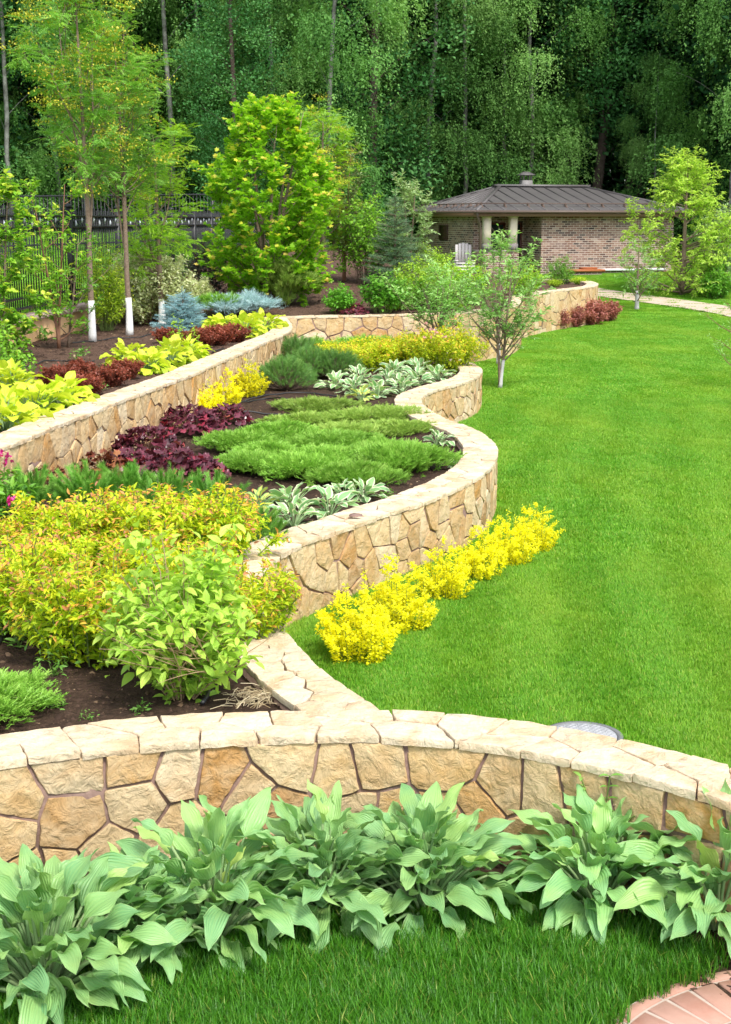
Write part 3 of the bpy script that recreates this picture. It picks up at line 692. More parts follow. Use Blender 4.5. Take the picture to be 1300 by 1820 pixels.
# ------------------------------------------------------------------ many-stemmed shrub
def bez(p0, p1, p2, n):
    t = np.linspace(0, 1, n)[:, None]; return (1 - t) ** 2 * p0 + 2 * t * (1 - t) * p1 + t * t * p2
def shrub(seed, H, Rx, nst, lps, ls, T, mats, upright=.5, base=.25, fill=.25, tipr=None, tipn=0, side=3, srad=.006, jit=.03, lup=.35, flat=False, low=.35, wig=.03, hv=(.78, 1.12), name='shrub', tipd=.8):
    """stems fan out from the base to a dome of height H and radius Rx; leaves sit along them; side = side twigs per stem"""
    g = rng_(seed); fo = MB(); st = MB(); P, D, R2, SZ = [], [], [], []
    for i in range(nst):
        az = i * 2.39996 + g.normal(0, .2); q = math.sqrt((i + .5) / nst) * g.uniform(.85, 1.1)
        hh = H * (max(.1, 1 - (q * .95) ** 2) ** .5 if not flat else 1 - .35 * q * q) * g.uniform(*hv); hh = max(hh, H * low)
        dirv = A([math.cos(az), math.sin(az), 0]); b = dirv * base * Rx * q; e = dirv * Rx * q * g.uniform(.85, 1.08) + A([0, 0, hh])
        c = b + (e - b) * .5; c = c * (1 - upright) + (b + A([0, 0, hh * .6]) + dirv * Rx * q * .25) * upright
        C = bez(b, c, e, 9); C[1:-1] += g.normal(0, wig * H * .3, (7, 3)); st.tube(C, np.linspace(srad, srad * .45, 9), 4, g.random(), cap=False)
        twigs = [(C, fill, lps)]
        for s in range(side):
            t = g.uniform(.35, .95); k = int(t * 8); a2 = az + g.normal(0, 1.3); L = H * g.uniform(.14, .3)
            d = nrm(A([math.cos(a2), math.sin(a2), g.uniform(.2, 1.2)])); p = C[k]
            tw = np.array([p, p + d * L * .5 + [0, 0, .01], p + d * L + A([0, 0, L * .1])]); st.tube(tw, [srad * .5, srad * .4, srad * .25], 3, g.random(), cap=False)
            twigs.append((tw, .15, max(4, int(lps * .5))))
        for C2, f0, n in twigs:
            t = np.sort(g.uniform(f0, 1, n)); idx = t * (len(C2) - 1); lo = np.minimum(idx.astype(int), len(C2) - 2); fr = (idx - lo)[:, None]
            p = C2[lo] * (1 - fr) + C2[lo + 1] * fr; ax = nrm(C2[lo + 1] - C2[lo]); ang = np.arange(n) * 2.4 + g.uniform(0, 6)
            o = np.stack([np.cos(ang), np.sin(ang), 0 * ang], 1); d = nrm(o - ax * (o * ax).sum(1, keepdims=True)) + ax * lup + [0, 0, .1] + g.normal(0, .25, (n, 3))
            hrel = p[:, 2] / H
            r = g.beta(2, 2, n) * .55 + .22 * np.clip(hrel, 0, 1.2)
            if tipr: tipm = (t > 1 - tipr) & (g.random(n) < tipd); r = np.where(tipm, g.uniform(.84, 1.0, n), np.minimum(r, .84))
            P.append(p + g.normal(0, jit, (n, 3))); D.append(d); R2.append(r); SZ.append(ls * g.uniform(.65, 1.2, n) * (1 - .3 * t))
    P = np.concatenate(P); P[:, 2] = np.maximum(P[:, 2], .01)
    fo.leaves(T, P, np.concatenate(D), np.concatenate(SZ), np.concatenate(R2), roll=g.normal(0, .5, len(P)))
    leafm, stemm = mats
    return [('foliage', fo.mesh(name + '_foliage', leafm, len(T[0]) > 4)), ('stems', st.mesh(name + '_stems', stemm, True))]

# ------------------------------------------------------------------ low conifers
def juniper(seed, Rx, Ry, H, n, ls, mat, T=T_SP, lift=.35, patchy=.5, name='juniper', stems=True):
    g = rng_(seed); fo = MB(); st = MB(); nb = 16; P, D = [], []
    for b in range(nb):
        az = b * 2.39996 + g.normal(0, .3); q = math.sqrt((b + .7) / nb); L = g.uniform(.75, 1.08)
        e = A([math.cos(az) * Rx * q * L, math.sin(az) * Ry * q * L, H * g.uniform(.5, 1.0) * (1 - .45 * q)])
        C = bez(A([0, 0, .02]), A([e[0] * .5, e[1] * .5, H * .75]), e, 8); st.tube(C, np.linspace(.009, .003, 8), 4, .5, cap=False)
        m = n // nb; t = g.beta(2.2, 1.2, m); idx = t * 7; lo = np.minimum(idx.astype(int), 6); fr = (idx - lo)[:, None]
        p = C[lo] * (1 - fr) + C[lo + 1] * fr; w = .34 * min(Rx, Ry) * (1 - .35 * t)
        sp = g.normal(0, 1, (m, 3)) * w[:, None] * [.55, .55, .12]; p = p + sp; p[:, 2] = np.maximum(p[:, 2] - .25 * np.hypot(sp[:, 0], sp[:, 1]), .015)
        d = nrm(C[lo + 1] - C[lo]) + .8 * nrm(sp * [1, 1, .3] + 1e-6) + g.normal(0, .3, (m, 3)); d[:, 2] = np.abs(d[:, 2]) * .5 + lift * g.uniform(.3, 1.4, m)
        P.append(p); D.append(d)
    P = np.concatenate(P); D = np.concatenate(D); k = len(P)
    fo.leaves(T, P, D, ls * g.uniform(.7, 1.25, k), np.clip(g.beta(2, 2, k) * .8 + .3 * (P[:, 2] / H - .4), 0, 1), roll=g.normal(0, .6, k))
    return [('foliage', fo.mesh(name + '_foliage', mat)), ('stems', st.mesh(name + '_stems', BARK))]
def dome_pine(seed, Rx, H, n, ls, mat, T=T_CAN, up=1.0, name='pine', stretch=1.0):
    g = rng_(seed); fo = MB(); st = MB(); P, D = [], []
    for i in range(n):
        az = i * 2.39996; q = math.sqrt((i + .5) / n) * g.uniform(.9, 1.08); hh = H * max(.12, 1 - q * q) ** .5 * g.uniform(.75, 1.05)
        e = A([math.cos(az) * Rx * q, math.sin(az) * Rx * q * stretch, hh]); d = nrm(A([math.cos(az) * q, math.sin(az) * q, up * (1.1 - .5 * q)]) + g.normal(0, .18, 3))
        P.append(e - d * ls * .8); D.append(d)
        if i % 2 == 0: P.append(e * .7 + [0, 0, .02]); D.append(d + g.normal(0, .4, 3))
        if i % 3 == 0: st.tube(bez(A([0, 0, 0.]), A([e[0] * .6, e[1] * .6, hh * .3]), e - d * ls * .6, 6), np.linspace(.014, .006, 6), 4, .5, cap=False)
    k = len(P); fo.leaves(T, A(P), A(D), ls * g.uniform(.8, 1.3, k), g.beta(2, 2, k), roll=g.uniform(0, 6.28, k))
    return [('foliage', fo.mesh(name + '_foliage', mat)), ('stems', st.mesh(name + '_stems', BARK))]
def spruce(seed, H, Rx, lay, per, ls, mat, T=T_BRS, name='spruce', power=1.0, wide=False, trunk=.03):
    g = rng_(seed); fo = MB(); st = MB(); P, D, SS = [], [], []
    st.tube([[0, 0, 0], [0, 0, H * .5], [0, 0, H * .97]], [trunk, trunk * .7, trunk * .15], 6, .5)
    for l in range(lay):
        t = (l + .4) / lay; z = H * (.04 + .93 * t); r = Rx * (1 - t) ** power * g.uniform(.85, 1.1) + .03
        nb = max(3, int(per * (1 - .55 * t)))
        for b in range(nb):
            az = b * 2 * math.pi / nb + l * 1.1 + g.normal(0, .2); L = r * g.uniform(.75, 1.12); dv = A([math.cos(az), math.sin(az), 0]); sl = g.uniform(-.12, .14) + .25 * t
            p0 = A([0, 0, z + g.normal(0, H * .015)]); p1 = p0 + dv * L + A([0, 0, L * sl])
            st.tube([p0, (p0 + p1) / 2 - [0, 0, L * .06], p1], [trunk * .3, trunk * .22, trunk * .12], 3, .5, cap=False)
            m = max(2, int(L / (ls * .38)))
            for q in range(m):
                f = (q + 1) / m; p = p0 + (p1 - p0) * f - A([0, 0, L * .06 * 4 * f * (1 - f)])
                P.append(p - dv * ls * .6); D.append(dv + A([0, 0, sl + .1]) + g.normal(0, .1, 3)); SS.append(ls)
                if q < m - 0:
                    for sg in (-1, 1):
                        sd = A([-dv[1], dv[0], 0]) * sg; w = ls * (.9 + 1.2 * (1 - f) * min(1, L / (ls * 4)))
                        P.append(p - dv * ls * .3); D.append(sd + dv * .75 + A([0, 0, g.uniform(-.1, .2)])); SS.append(w)
    P.append(A([0, 0, H * .9])); D.append(A([0, 0, 1.])); SS.append(ls * 1.3)
    k = len(P); fo.leaves(T, A(P), A(D), A(SS) * g.uniform(.8, 1.15, k), g.beta(2, 2, k), roll=g.uniform(0, 6.28, k))
    return [('foliage', fo.mesh(name + '_foliage', mat)), ('trunk', st.mesh(name + '_trunk', BARK))]

# ------------------------------------------------------------------ small-leaved clump (heuchera)
def heuchera(seed, Rx, H, n, ls, mat, name='heuchera'):
    g = rng_(seed); fo = MB(); st = MB(); P, D = [], []
    for i in range(n):
        az = i * 2.39996 + g.normal(0, .2); q = math.sqrt((i + .5) / n); hh = H * (1 - .75 * q ** 2) * g.uniform(.7, 1.15)
        p = A([math.cos(az) * Rx * q, math.sin(az) * Rx * q, max(.03, hh)]); P.append(p); D.append(A([math.cos(az) * .9, math.sin(az) * .9, .45 - .8 * q]) + g.normal(0, .3, 3))
        if i % 3 == 0: st.tube(bez(A([0, 0, 0.]), A([p[0] * .3, p[1] * .3, p[2] * .8]), p, 5), .003, 3, .5, cap=False)
    fo.leaves(T_HEU, A(P), A(D), ls * g.uniform(.65, 1.2, n), g.random(n), roll=g.normal(0, .4, n))
    return [('foliage', fo.mesh(name + '_foliage', mat, True)), ('stalks', st.mesh(name + '_stalks', RBARK))]

# ------------------------------------------------------------------ trees
def tree(seed, H, cb, Rx, prof, nl, tw, lpt, ls, T, leafm, barkm, tr=.06, lean=(0, 0), rise=.5, twl=.35, droop=.0, multi=1, white=None, wmat=None, flower=None, sides=7, tipr=None, name='tree', rsq=.5, wig=.02, limb_r=.35, lgap=.6, fork=0, mspr=.35):
    """trunk(s) with limbs reaching the crown outline, twigs on the limbs, leaves along the twigs"""
    g = rng_(seed); tk = MB(); fo = MB(); fl = MB(); P, D, R2, SZ = [], [], [], []; wm = MB(); FP = []
    trunks = []
    for m in range(multi):
        a = m * 2.4 + g.uniform(0, 1); sp = (Rx * mspr if multi > 1 else 0); n = 12; t = np.linspace(0, 1, n)
        C = np.stack([lean[0] * t + sp * math.cos(a) * t ** 1.2, lean[1] * t + sp * math.sin(a) * t ** 1.2, H * (1 if m == 0 else g.uniform(.75, .95)) * t], 1); C[1:, :2] += np.cumsum(g.normal(0, wig * H / n, (n - 1, 2)), 0)
        rad = tr * (1 - t) ** .75 * (1 if multi == 1 else .75) + .004; rad[0] *= 1.25; trunks.append((C, rad)); tk.tube(C, rad, sides, .5)
    for fk in range(fork):
        C0, rad0 = trunks[0]; k = int(len(C0) * (.32 + .1 * fk)); a = fk * 2.6 + g.uniform(0, 1.5); p0 = C0[k]; e = p0 + A([math.cos(a) * Rx * .42, math.sin(a) * Rx * .42, (H - p0[2]) * .78])
        C = bez(p0, p0 + A([math.cos(a) * Rx * .35, math.sin(a) * Rx * .35, (H - p0[2]) * .25]), e, 10); rad = np.linspace(rad0[k] * .65, .005, 10); trunks.append((C, rad)); tk.tube(C, rad, 6, .5)
    for i in range(nl):
        t = (i + .5) / nl; zc = H * (cb + (1 - cb) * t) * g.uniform(.97, 1.03); C, rad = trunks[i % len(trunks)]
        az = i * 2.39996 + g.normal(0, .35); r = Rx * prof(t) * g.uniform(.65, 1.1); dv = A([math.cos(az), math.sin(az), 0])
        zs = max(min(C[:, 2]) + .02 * H, zc - r * rise); zs = min(zs, C[-1, 2] * .97)
        b = A([np.interp(zs, C[:, 2], C[:, 0]), np.interp(zs, C[:, 2], C[:, 1]), zs]); ctr = A([np.interp(zc, C[:, 2], C[:, 0]), np.interp(zc, C[:, 2], C[:, 1]), 0]); e = ctr + dv * r + A([0, 0, min(zc, H)])
        L = np.linalg.norm(e - b)
        Cc = bez(b, (b + e) / 2 + A([0, 0, -.12 * L]) + g.normal(0, .05 * L, 3), e, 8); r0 = np.interp(zs, C[:, 2], rad) * limb_r + .003
        tk.tube(Cc, np.linspace(r0, .004, 8), 5, .5, cap=False)
        for k in range(tw):
            f = g.uniform(.3, 1) ** rsq; idx = f * 7; lo = min(int(idx), 6); p = Cc[lo] + (Cc[lo + 1] - Cc[lo]) * (idx - lo)
            d = nrm(nrm(Cc[lo + 1] - Cc[lo]) * .6 + g.normal(0, .6, 3) + [0, 0, .25 - droop]); tl = twl * g.uniform(.5, 1.2)
            q = bez(p, p + d * tl * .6, p + d * tl + A([0, 0, -droop * tl]), 5); tk.tube(q, np.linspace(max(.003, r0 * .25), .002, 5), 3, .5, cap=False)
            n = lpt; tt = np.sort(g.uniform(.1, 1, n)); ix = tt * 4; l2 = np.minimum(ix.astype(int), 3); fr = (ix - l2)[:, None]
            pp_ = q[l2] * (1 - fr) + q[l2 + 1] * fr; ax = nrm(q[l2 + 1] - q[l2]); ang = np.arange(n) * 2.4 + g.uniform(0, 6)
            o = np.stack([np.cos(ang), np.sin(ang), 0 * ang], 1); dd = o + ax * lgap + A([0, 0, .1 - droop]) + g.normal(0, .25, (n, 3))
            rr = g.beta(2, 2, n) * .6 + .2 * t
            if tipr: rr = np.where((tt > 1 - tipr) & (f > .75), g.uniform(.82, 1, n), np.minimum(rr, .82))
            P.append(pp_ + g.normal(0, .01, (n, 3))); D.append(dd); R2.append(rr); SZ.append(ls * g.uniform(.65, 1.2, n))
            if flower and g.random() < flower[0]: FP.append(q[-1] + [0, 0, .02])
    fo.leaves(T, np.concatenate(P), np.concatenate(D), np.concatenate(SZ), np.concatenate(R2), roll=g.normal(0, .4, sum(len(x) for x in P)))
    sub = []
    if white:
        C, rad = trunks[0]; z = np.linspace(0, white, 7); xy = [np.interp(z, C[:, 2], C[:, j]) for j in (0, 1)]
        wm.tube(np.stack([*xy, z], 1), np.interp(z, C[:, 2], rad) + .004, 10, .5); sub = [('painted_band', wm.mesh(name + '_band', wmat, True))]
    parts = [('trunk', tk.mesh(name + '_trunk', barkm, True), sub), ('crown', fo.mesh(name + '_crown', leafm, len(T[0]) in (11,)))]
    if FP:
        FP = A(FP); k = 80; n = len(FP); c = flower[1]
        q = np.repeat(FP, k, 0) + g.normal(0, 1, (n * k, 3)) * [c, c, c * .35]
        fl.leaves(T_QW, q, g.normal(0, 1, (n * k, 3)) + [0, 0, .8], c * .30, g.random(n * k)); parts.append(('blossom', fl.mesh(name + '_blossom', flower[2])))
    return parts
def p_round(t): return math.sqrt(max(.05, 1 - (2 * t - .85) ** 2 / 1.35))
def p_oval(t): return max(.12, math.sin(math.pi * (.12 + .86 * t)) ** .7)
def p_cone(t): return max(.1, 1 - t) ** .8 * .95 + .05
def p_vase(t): return .35 + .65 * t if t < .75 else max(.15, (1 - t) * 3.3)

def forest_tree(seed, H, cb, Rx, mat, bark, tr, n_cl, strands=0, lpc=60, ls=.16, T=T_QW, prof=p_oval, lean=(0, 0), name='forest_tree', hang=1.5, sig=.55):
    g = rng_(seed); tk = MB(); fo = MB(); n = 12; t = np.linspace(0, 1, n)
    C = np.stack([lean[0] * t, lean[1] * t, H * t], 1); C[1:, :2] += np.cumsum(g.normal(0, .012 * H / n * 3, (n - 1, 2)), 0)
    rad = tr * (1 - t) ** .7 + .02; tk.tube(C, rad, 8, .5)
    P, D, R2 = [], [], []
    for i in range(n_cl):
        tt = (i + g.random()) / n_cl; z = H * (cb + (1 - cb) * tt); az = i * 2.39996 + g.normal(0, .4); r = Rx * prof(tt) * math.sqrt(g.uniform(.2, 1.0))
        ctr = A([np.interp(z, C[:, 2], C[:, 0]), np.interp(z, C[:, 2], C[:, 1]), 0]); e = ctr + A([math.cos(az) * r, math.sin(az) * r, z])
        zs = max(H * cb * .6, z - r * .7); b = A([np.interp(zs, C[:, 2], C[:, 0]), np.interp(zs, C[:, 2], C[:, 1]), zs])
        if i % 2 == 0: tk.tube(bez(b, (b + e) / 2 + A([0, 0, .2 * r]), e, 6), np.linspace(tr * .16 * (1 - tt * .6), .008, 6), 4, .5, cap=False)
        if strands:
            ns = strands; s0 = e + g.normal(0, 1, (ns, 3)) * [sig, sig, sig * .6]; ln = hang * g.uniform(.4, 1.25, ns); m = lpc
            f = g.random((ns, m)); out = nrm(np.c_[s0[:, :2] - ctr[:2], np.zeros(ns)])
            p = s0[:, None] + out[:, None] * (.45 * np.sqrt(f) * ln[:, None] * .6)[..., None] + A([0, 0, 1.]) * (.22 * np.sin(f * 3.0) - f ** 1.3 * ln[:, None])[..., None] + g.normal(0, .05, (ns, m, 3))
            p = p.reshape(-1, 3); d = g.normal(0, .42, p.shape) + [0, 0, -.4] + np.repeat(out, m, 0) * .5
            rr = np.clip(g.uniform(-.05, .55) + np.repeat(g.beta(2, 2, ns), m) * .3 + g.random(ns * m) * .1, 0, 1)
        else:
            m = lpc; p = e + g.normal(0, 1, (m, 3)) * [sig, sig, sig * .55]; d = nrm(p - (e - A([0, 0, sig]))) + g.normal(0, .5, (m, 3)) + [0, 0, -.25]; rr = np.clip(g.uniform(0, .6) + g.random(m) * .4, 0, 1)
        P.append(p); D.append(d); R2.append(rr)
    P = np.concatenate(P); k = len(P)
    fo.leaves(T, P, np.concatenate(D), ls * g.uniform(.6, 1.25, k), np.concatenate(R2), roll=g.normal(0, .6, k))
    return [('trunk', tk.mesh(name + '_trunk', bark, True)), ('crown', fo.mesh(name + '_crown', mat))]
def T_(p): return (float(p[0]), float(p[1]), float(p[2]))
# ------------------------------------------------------------------ brick pavilion
def brickmat():
    m, nt, out = nmat('mixed_red_brick'); p = ND(nt, 'ShaderNodeBsdfPrincipled', Roughness=.85); p.inputs['Specular IOR Level'].default_value = .2
    lu = ND(nt, 'ShaderNodeAttribute', attribute_name='luv')
    br = ND(nt, 'ShaderNodeTexBrick', Scale=1.0); br.offset = .5
    br.inputs['Brick Width'].default_value = .26; br.inputs['Row Height'].default_value = .085; br.inputs['Mortar Size'].default_value = .011; br.inputs['Mortar Smooth'].default_value = .2; br.inputs['Bias'].default_value = 0
    br.inputs['Color1'].default_value = (0, 0, 0, 1); br.inputs['Color2'].default_value = (1, 1, 1, 1); br.inputs['Mortar'].default_value = (.5, .5, .5, 1)
    nt.links.new(lu.outputs['Vector'], br.inputs['Vector'])
    c = ramp(nt, br.outputs['Color'], [(0, (.05, .04, .04)), (.3, (.135, .07, .058)), (.6, (.22, .12, .09)), (.85, (.29, .18, .14)), (1, (.36, .28, .23))]).outputs[0]
    c = mixc(nt, br.outputs['Fac'], c, (.50, .42, .37))
    nz = ND(nt, 'ShaderNodeTexNoise', Scale=1.2, Detail=4.0); nt.links.new(lu.outputs['Vector'], nz.inputs['Vector'])
    c = mixc(nt, math_(nt, 'MULTIPLY', ramp(nt, nz.outputs[0], [(.45, (0, 0, 0)), (.7, (1, 1, 1))]).outputs[0], .25), c, (.5, .4, .36))
    nt.links.new(c, p.inputs['Base Color'])
    bp = ND(nt, 'ShaderNodeBump', Strength=.6, Distance=.01); bp.invert = True; nt.links.new(br.outputs['Fac'], bp.inputs['Height']); nt.links.new(bp.outputs[0], p.inputs['Normal'])
    nt.links.new(p.outputs[0], out.inputs[0]); return m
BRICK = brickmat()
ROOFM = plainmat('dark_brown_roof_metal', (.10, .092, .094), .5, .45, noise=(1.2, (.13, .12, .12), .6))
ROOFD = plainmat('brown_metal_trim', (.11, .075, .06), .5, .4)
FASC = plainmat('brown_fascia', (.20, .115, .075), .6, .3)
SOFF = plainmat('pale_soffit', (.46, .36, .29), .7, .3)
CREAM = plainmat('cream_column', (.74, .64, .52), .7, .3, noise=(8, (.66, .56, .45), .6))
DSTONE = plainmat('grey_column_foot', (.20, .18, .18), .8, .3)
DOORM = plainmat('red_brown_door', (.11, .03, .025), .4, .5)
GLASSM = plainmat('dark_glass', (.035, .06, .055), .08, .7)
WLEDGE = plainmat('white_ledge', (.72, .72, .75), .6, .3)
SLAB = plainmat('porch_slab', (.36, .31, .28), .85, .2, noise=(6, (.45, .4, .36), .6))
PHI = R_(17)
hc = G(848, 374, 3.42); hc = ray(848, 374) * (55.0 / ray(848, 374)[1]) + _C
HZ0 = .82; EV = hc[2] - HZ0                                   # eave height over the base
house = tag(empty('brick_house', (hc[0], hc[1], HZ0), PHI), 'low brick pavilion with dark hipped metal roof and a corner porch', 'house')
L1, L2 = 9.25, 8.8
def wallq(mb, a, b, z0, z1, holes=()):         # vertical brick wall from plan point a to b, with rectangular holes (s0, s1, z0, z1)
    a = A(a, float); b = A(b, float); L = np.linalg.norm(b - a); ss = sorted({0, L, *[h[0] for h in holes], *[h[1] for h in holes]}); zs = sorted({z0, z1, *[h[2] for h in holes], *[h[3] for h in holes]})
    for s0, s1 in zip(ss[:-1], ss[1:]):
        for q0, q1 in zip(zs[:-1], zs[1:]):
            if any(h[0] <= (s0 + s1) / 2 <= h[1] and h[2] <= (q0 + q1) / 2 <= h[3] for h in holes): continue
            P = [(*(a + (b - a) * s / L), z) for s, z in ((s0, q0), (s1, q0), (s1, q1), (s0, q1))]
            mb.add(A(P), [[0, 1, 2, 3]], .5, A([[s0 + a[0] * .37, q0, 0], [s1 + a[0] * .37, q0, 0], [s1 + a[0] * .37, q1, 0], [s0 + a[0] * .37, q1, 0]]))
WT = EV - .16
mb = MB()
wallq(mb, (2.95, .55), (8.75, .55), -.3, WT)                                   # long wall to the right
wallq(mb, (2.95, 2.3), (2.95, .55), -.3, WT)                                   # its return into the porch
wallq(mb, (1.15, 2.3), (2.95, 2.3), -.3, WT, [(.12, 1.0, -.3, 2.05), (1.42, 1.72, .15, 2.05)])   # back of the porch
wallq(mb, (.55, 1.75), (1.15, 1.75), -.3, WT); wallq(mb, (1.15, 1.75), (1.15, 2.3), -.3, WT)
wallq(mb, (.55, 8.25), (.55, 1.75), -.3, WT, [(2.6, 3.6, 1.3, 1.95)])          # left wall with its small window
wallq(mb, (8.75, .55), (8.75, 8.25), -.3, WT); wallq(mb, (8.75, 8.25), (.55, 8.25), -.3, WT)
mb.build('wall', BRICK, house)
mb = MB(); wallq(mb, (.45, .42), (1.95, .42), -.3, .95); wallq(mb, (.45, 1.75), (.45, .42), -.3, .95); wallq(mb, (.65, .62), (.65, 1.75), -.3, .95); wallq(mb, (1.95, .62), (.65, .62), -.3, .95); wallq(mb, (1.95, .42), (1.95, .62), -.3, .95)
mb.box((1.2, .52, .975), (1.56, .26, .05), mi=1); mb.box((.55, 1.2, .975), (.26, 1.1, .05), mi=1)
mb.build('porch_parapet', [BRICK, SLAB], house)
mb = MB(); mb.box((1.8, 1.4, -.12), (2.3, 1.9, .2)); mb.build('porch_floor', SLAB, house)
# roof: eaves, hips, ridge
RZ = 1.02; r0, r1 = A([2.75, L2 / 2, EV + RZ]), A([L1 - 2.75, L2 / 2, EV + RZ]); e00, e10, e11, e01 = A([0, 0, EV]), A([L1, 0, EV]), A([L1, L2, EV]), A([0, L2, EV])
mb = MB(); mb.add([e00, e10, e11, e01, r0, r1], [[0, 1, 5, 4], [1, 2, 5], [2, 3, 4, 5], [3, 0, 4]])
mb.add(A([e00, e10, e11, e01]) - [0, 0, .045], [[3, 2, 1, 0]])
for a, b in ((e00, e10), (e10, e11), (e11, e01), (e01, e00)): mb.add([a, b, b - [0, 0, .045], a - [0, 0, .045]], [[3, 2, 1, 0]])
def seam(p, q, w=.035, h=.04):
    d = nrm(q - p); s = nrm(np.cross(d, [0, 0, 1.])) * w / 2; u = A([0, 0, h]); mb.add([p - s, p + s, q + s, q - s, p - s + u, p + s + u, q + s + u, q - s + u], [[4, 5, 6, 7], [0, 1, 5, 4], [3, 2, 6, 7][::-1], [1, 2, 6, 5], [0, 3, 7, 4][::-1]])
def roofz_front(x, y): return EV + RZ * y / (L2 / 2)
for i in range(1, 16):                                                          # standing seams
    x = i * L1 / 16
    ym = min(L2 / 2, x / 2.75 * L2 / 2, (L1 - x) / 2.75 * L2 / 2)
    seam(A([x, 0, EV]), A([x, ym, roofz_front(x, ym)]))
for i in range(1, 14):
    y = i * L2 / 14; xm = 2.75 * min(y, L2 - y) / (L2 / 2); seam(A([0, y, EV]), A([xm, y, EV + RZ * xm / 2.75])); seam(A([L1, y, EV]), A([L1 - xm, y, EV + RZ * xm / 2.75]))
for a, b in ((e00, r0), (e10, r1), (e01, r0), (e11, r1)): seam(a, b, .14, .055)
seam(r0 - [.25, 0, 0], r1 + [.25, 0, 0], .5, .07)
roof = mb.build('roof', ROOFM, house)
mb = MB(); mb.box((r0[0] + 1.3, L2 / 2 + .35, EV + RZ + .0), (.44, .40, .5)); 
CHM = plainmat('grey_chimney_cladding', (.20, .19, .19), .6, .4)
ch = mb.build('chimney', CHM, roof)
mb = MB(); cx, cy, cz = r0[0] + 1.3, L2 / 2 + .35, EV + RZ + .25
for dx in (-.17, .17):
    for dy in (-.15, .15): mb.box((cx + dx, cy + dy, cz + .1), (.05, .05, .2))
b = A([[-.3, -.28, 0], [.3, -.28, 0], [.3, .28, 0], [-.3, .28, 0]]) + [cx, cy, cz + .2]
mb.add(np.vstack([b, b + [0, 0, .03], [[cx - .1, cy, cz + .36], [cx + .1, cy, cz + .36]]]), [[3, 2, 1, 0], [0, 1, 5, 4], [1, 2, 6, 5], [2, 3, 7, 6], [3, 0, 4, 7], [4, 5, 9, 8], [5, 6, 9], [6, 7, 8, 9], [7, 4, 8]])
mb.build('chimney_cap', ROOFM, roof)
# snow guard: pipe on brackets round the front eaves
mb = MB(); yg = .62; zg = roofz_front(0, yg) + .13
mb.tube([[.35, yg, zg], [L1 - .35, yg, zg]], .022, 5); mb.tube([[.35, yg, zg], [.35, L2 - .6, zg]], .022, 5)
for i in range(10):
    x = .55 + i * .86 + .12 * ((i * 7) % 3 - 1); mb.add([[x - .02, yg - .16, zg - .16], [x + .02, yg - .16, zg - .16], [x + .02, yg + .05, zg + .04], [x - .02, yg + .05, zg + .04], [x + .02, yg + .14, zg - .07], [x - .02, yg + .14, zg - .07]], [[0, 1, 2, 3], [3, 2, 4, 5], [0, 3, 5], [1, 4, 2]])
for i in range(7):
    y = .9 + i * .85; mb.add([[.2, y - .02, zg - .16], [.2, y + .02, zg - .16], [.4, y + .02, zg + .04], [.4, y - .02, zg + .04], [.5, y + .02, zg - .07], [.5, y - .02, zg - .07]], [[0, 1, 2, 3], [3, 2, 4, 5], [0, 3, 5], [1, 4, 2]])
mb.build('snow_guard', ROOFD, roof)
# fascia and soffit, gutter
mb = MB()
for (x0, y0, x1, y1) in ((.06, .06, L1 - .06, .06), (.06, L2 - .06, .06, .06), (L1 - .06, .06, L1 - .06, L2 - .06)):
    dx, dy = x1 - x0, y1 - y0; l = math.hypot(dx, dy); mb.box(((x0 + x1) / 2, (y0 + y1) / 2, EV - .14), (l, .05, .18), math.atan2(dy, dx))
mb.build('fascia', FASC, house)
mb = MB(); mb.add(A([[.09, .09, EV - .17], [L1 - .09, .09, EV - .17], [L1 - .09, L2 - .09, EV - .17], [.09, L2 - .09, EV - .17]]), [[3, 2, 1, 0]]); mb.build('soffit', SOFF, house)
mb = MB(); mb.tube([[-.06, -.06, EV - .05], [L1 + .05, -.06, EV - .05]], .055, 8); mb.tube([[-.06, -.06, EV - .05], [-.06, L2, EV - .05]], .055, 8)
mb.tube([[.0, -.02, EV - .08], [.22, .3, EV - .45], [.30, .36, EV - .7], [.30, .36, -.1]], .05, 8); mb.build('gutter', ROOFD, house)
for x, y in ((.62, .52), (1.72, .52)):
    mb = MB(); mb.box((x, y, (1.25 + WT) / 2), (.27, .27, WT - 1.25)); mb.box((x, y, WT - .05), (.34, .34, .08)); c = mb.build('column', CREAM, house)
    mb = MB(); mb.box((x, y, 1.125), (.32, .32, .25)); mb.build('column_foot', DSTONE, c)
def doorset(cx, y, z0, z1, w, frm, nm, leaf=True):
    mb = MB(); t = .07
    mb.box((cx - w / 2 + t / 2, y, (z0 + z1) / 2), (t, .1, z1 - z0)); mb.box((cx + w / 2 - t / 2, y, (z0 + z1) / 2), (t, .1, z1 - z0)); mb.box((cx, y, z1 - t / 2), (w - 2 * t, .098, t)); mb.box((cx, y, z0 + t / 2), (w - 2 * t, .098, t))
    if leaf: mb.box((cx, y, z0 + .4), (w - 2 * t, .06, .66))
    o = mb.build(nm, frm, house); mb = MB(); mb.box((cx, y + .02, (z0 + z1) / 2 + (.36 if leaf else 0)), (w - 2 * t, .02, (z1 - z0) - 2 * t - (.70 if leaf else 0))); mb.build('pane', GLASSM, o); return o
d = doorset(1.15 + .56, 2.33, -.02, 2.05, .86, DOORM, 'door'); mb = MB(); mb.tube([[1.40, 2.24, 1.0], [1.40, 2.24, 1.12]], .018, 6); mb.box((1.40, 2.262, 1.06), (.03, .05, .03)); mb.build('handle', plainmat('steel_handle', (.5, .5, .5), .3, .5, 1.0), d)
doorset(1.15 + 1.57, 2.33, .15, 2.05, .29, DOORM, 'window', False)
mb = MB()                                                                        # louvred shutter in the left wall
yc = 8.25 - 3.1
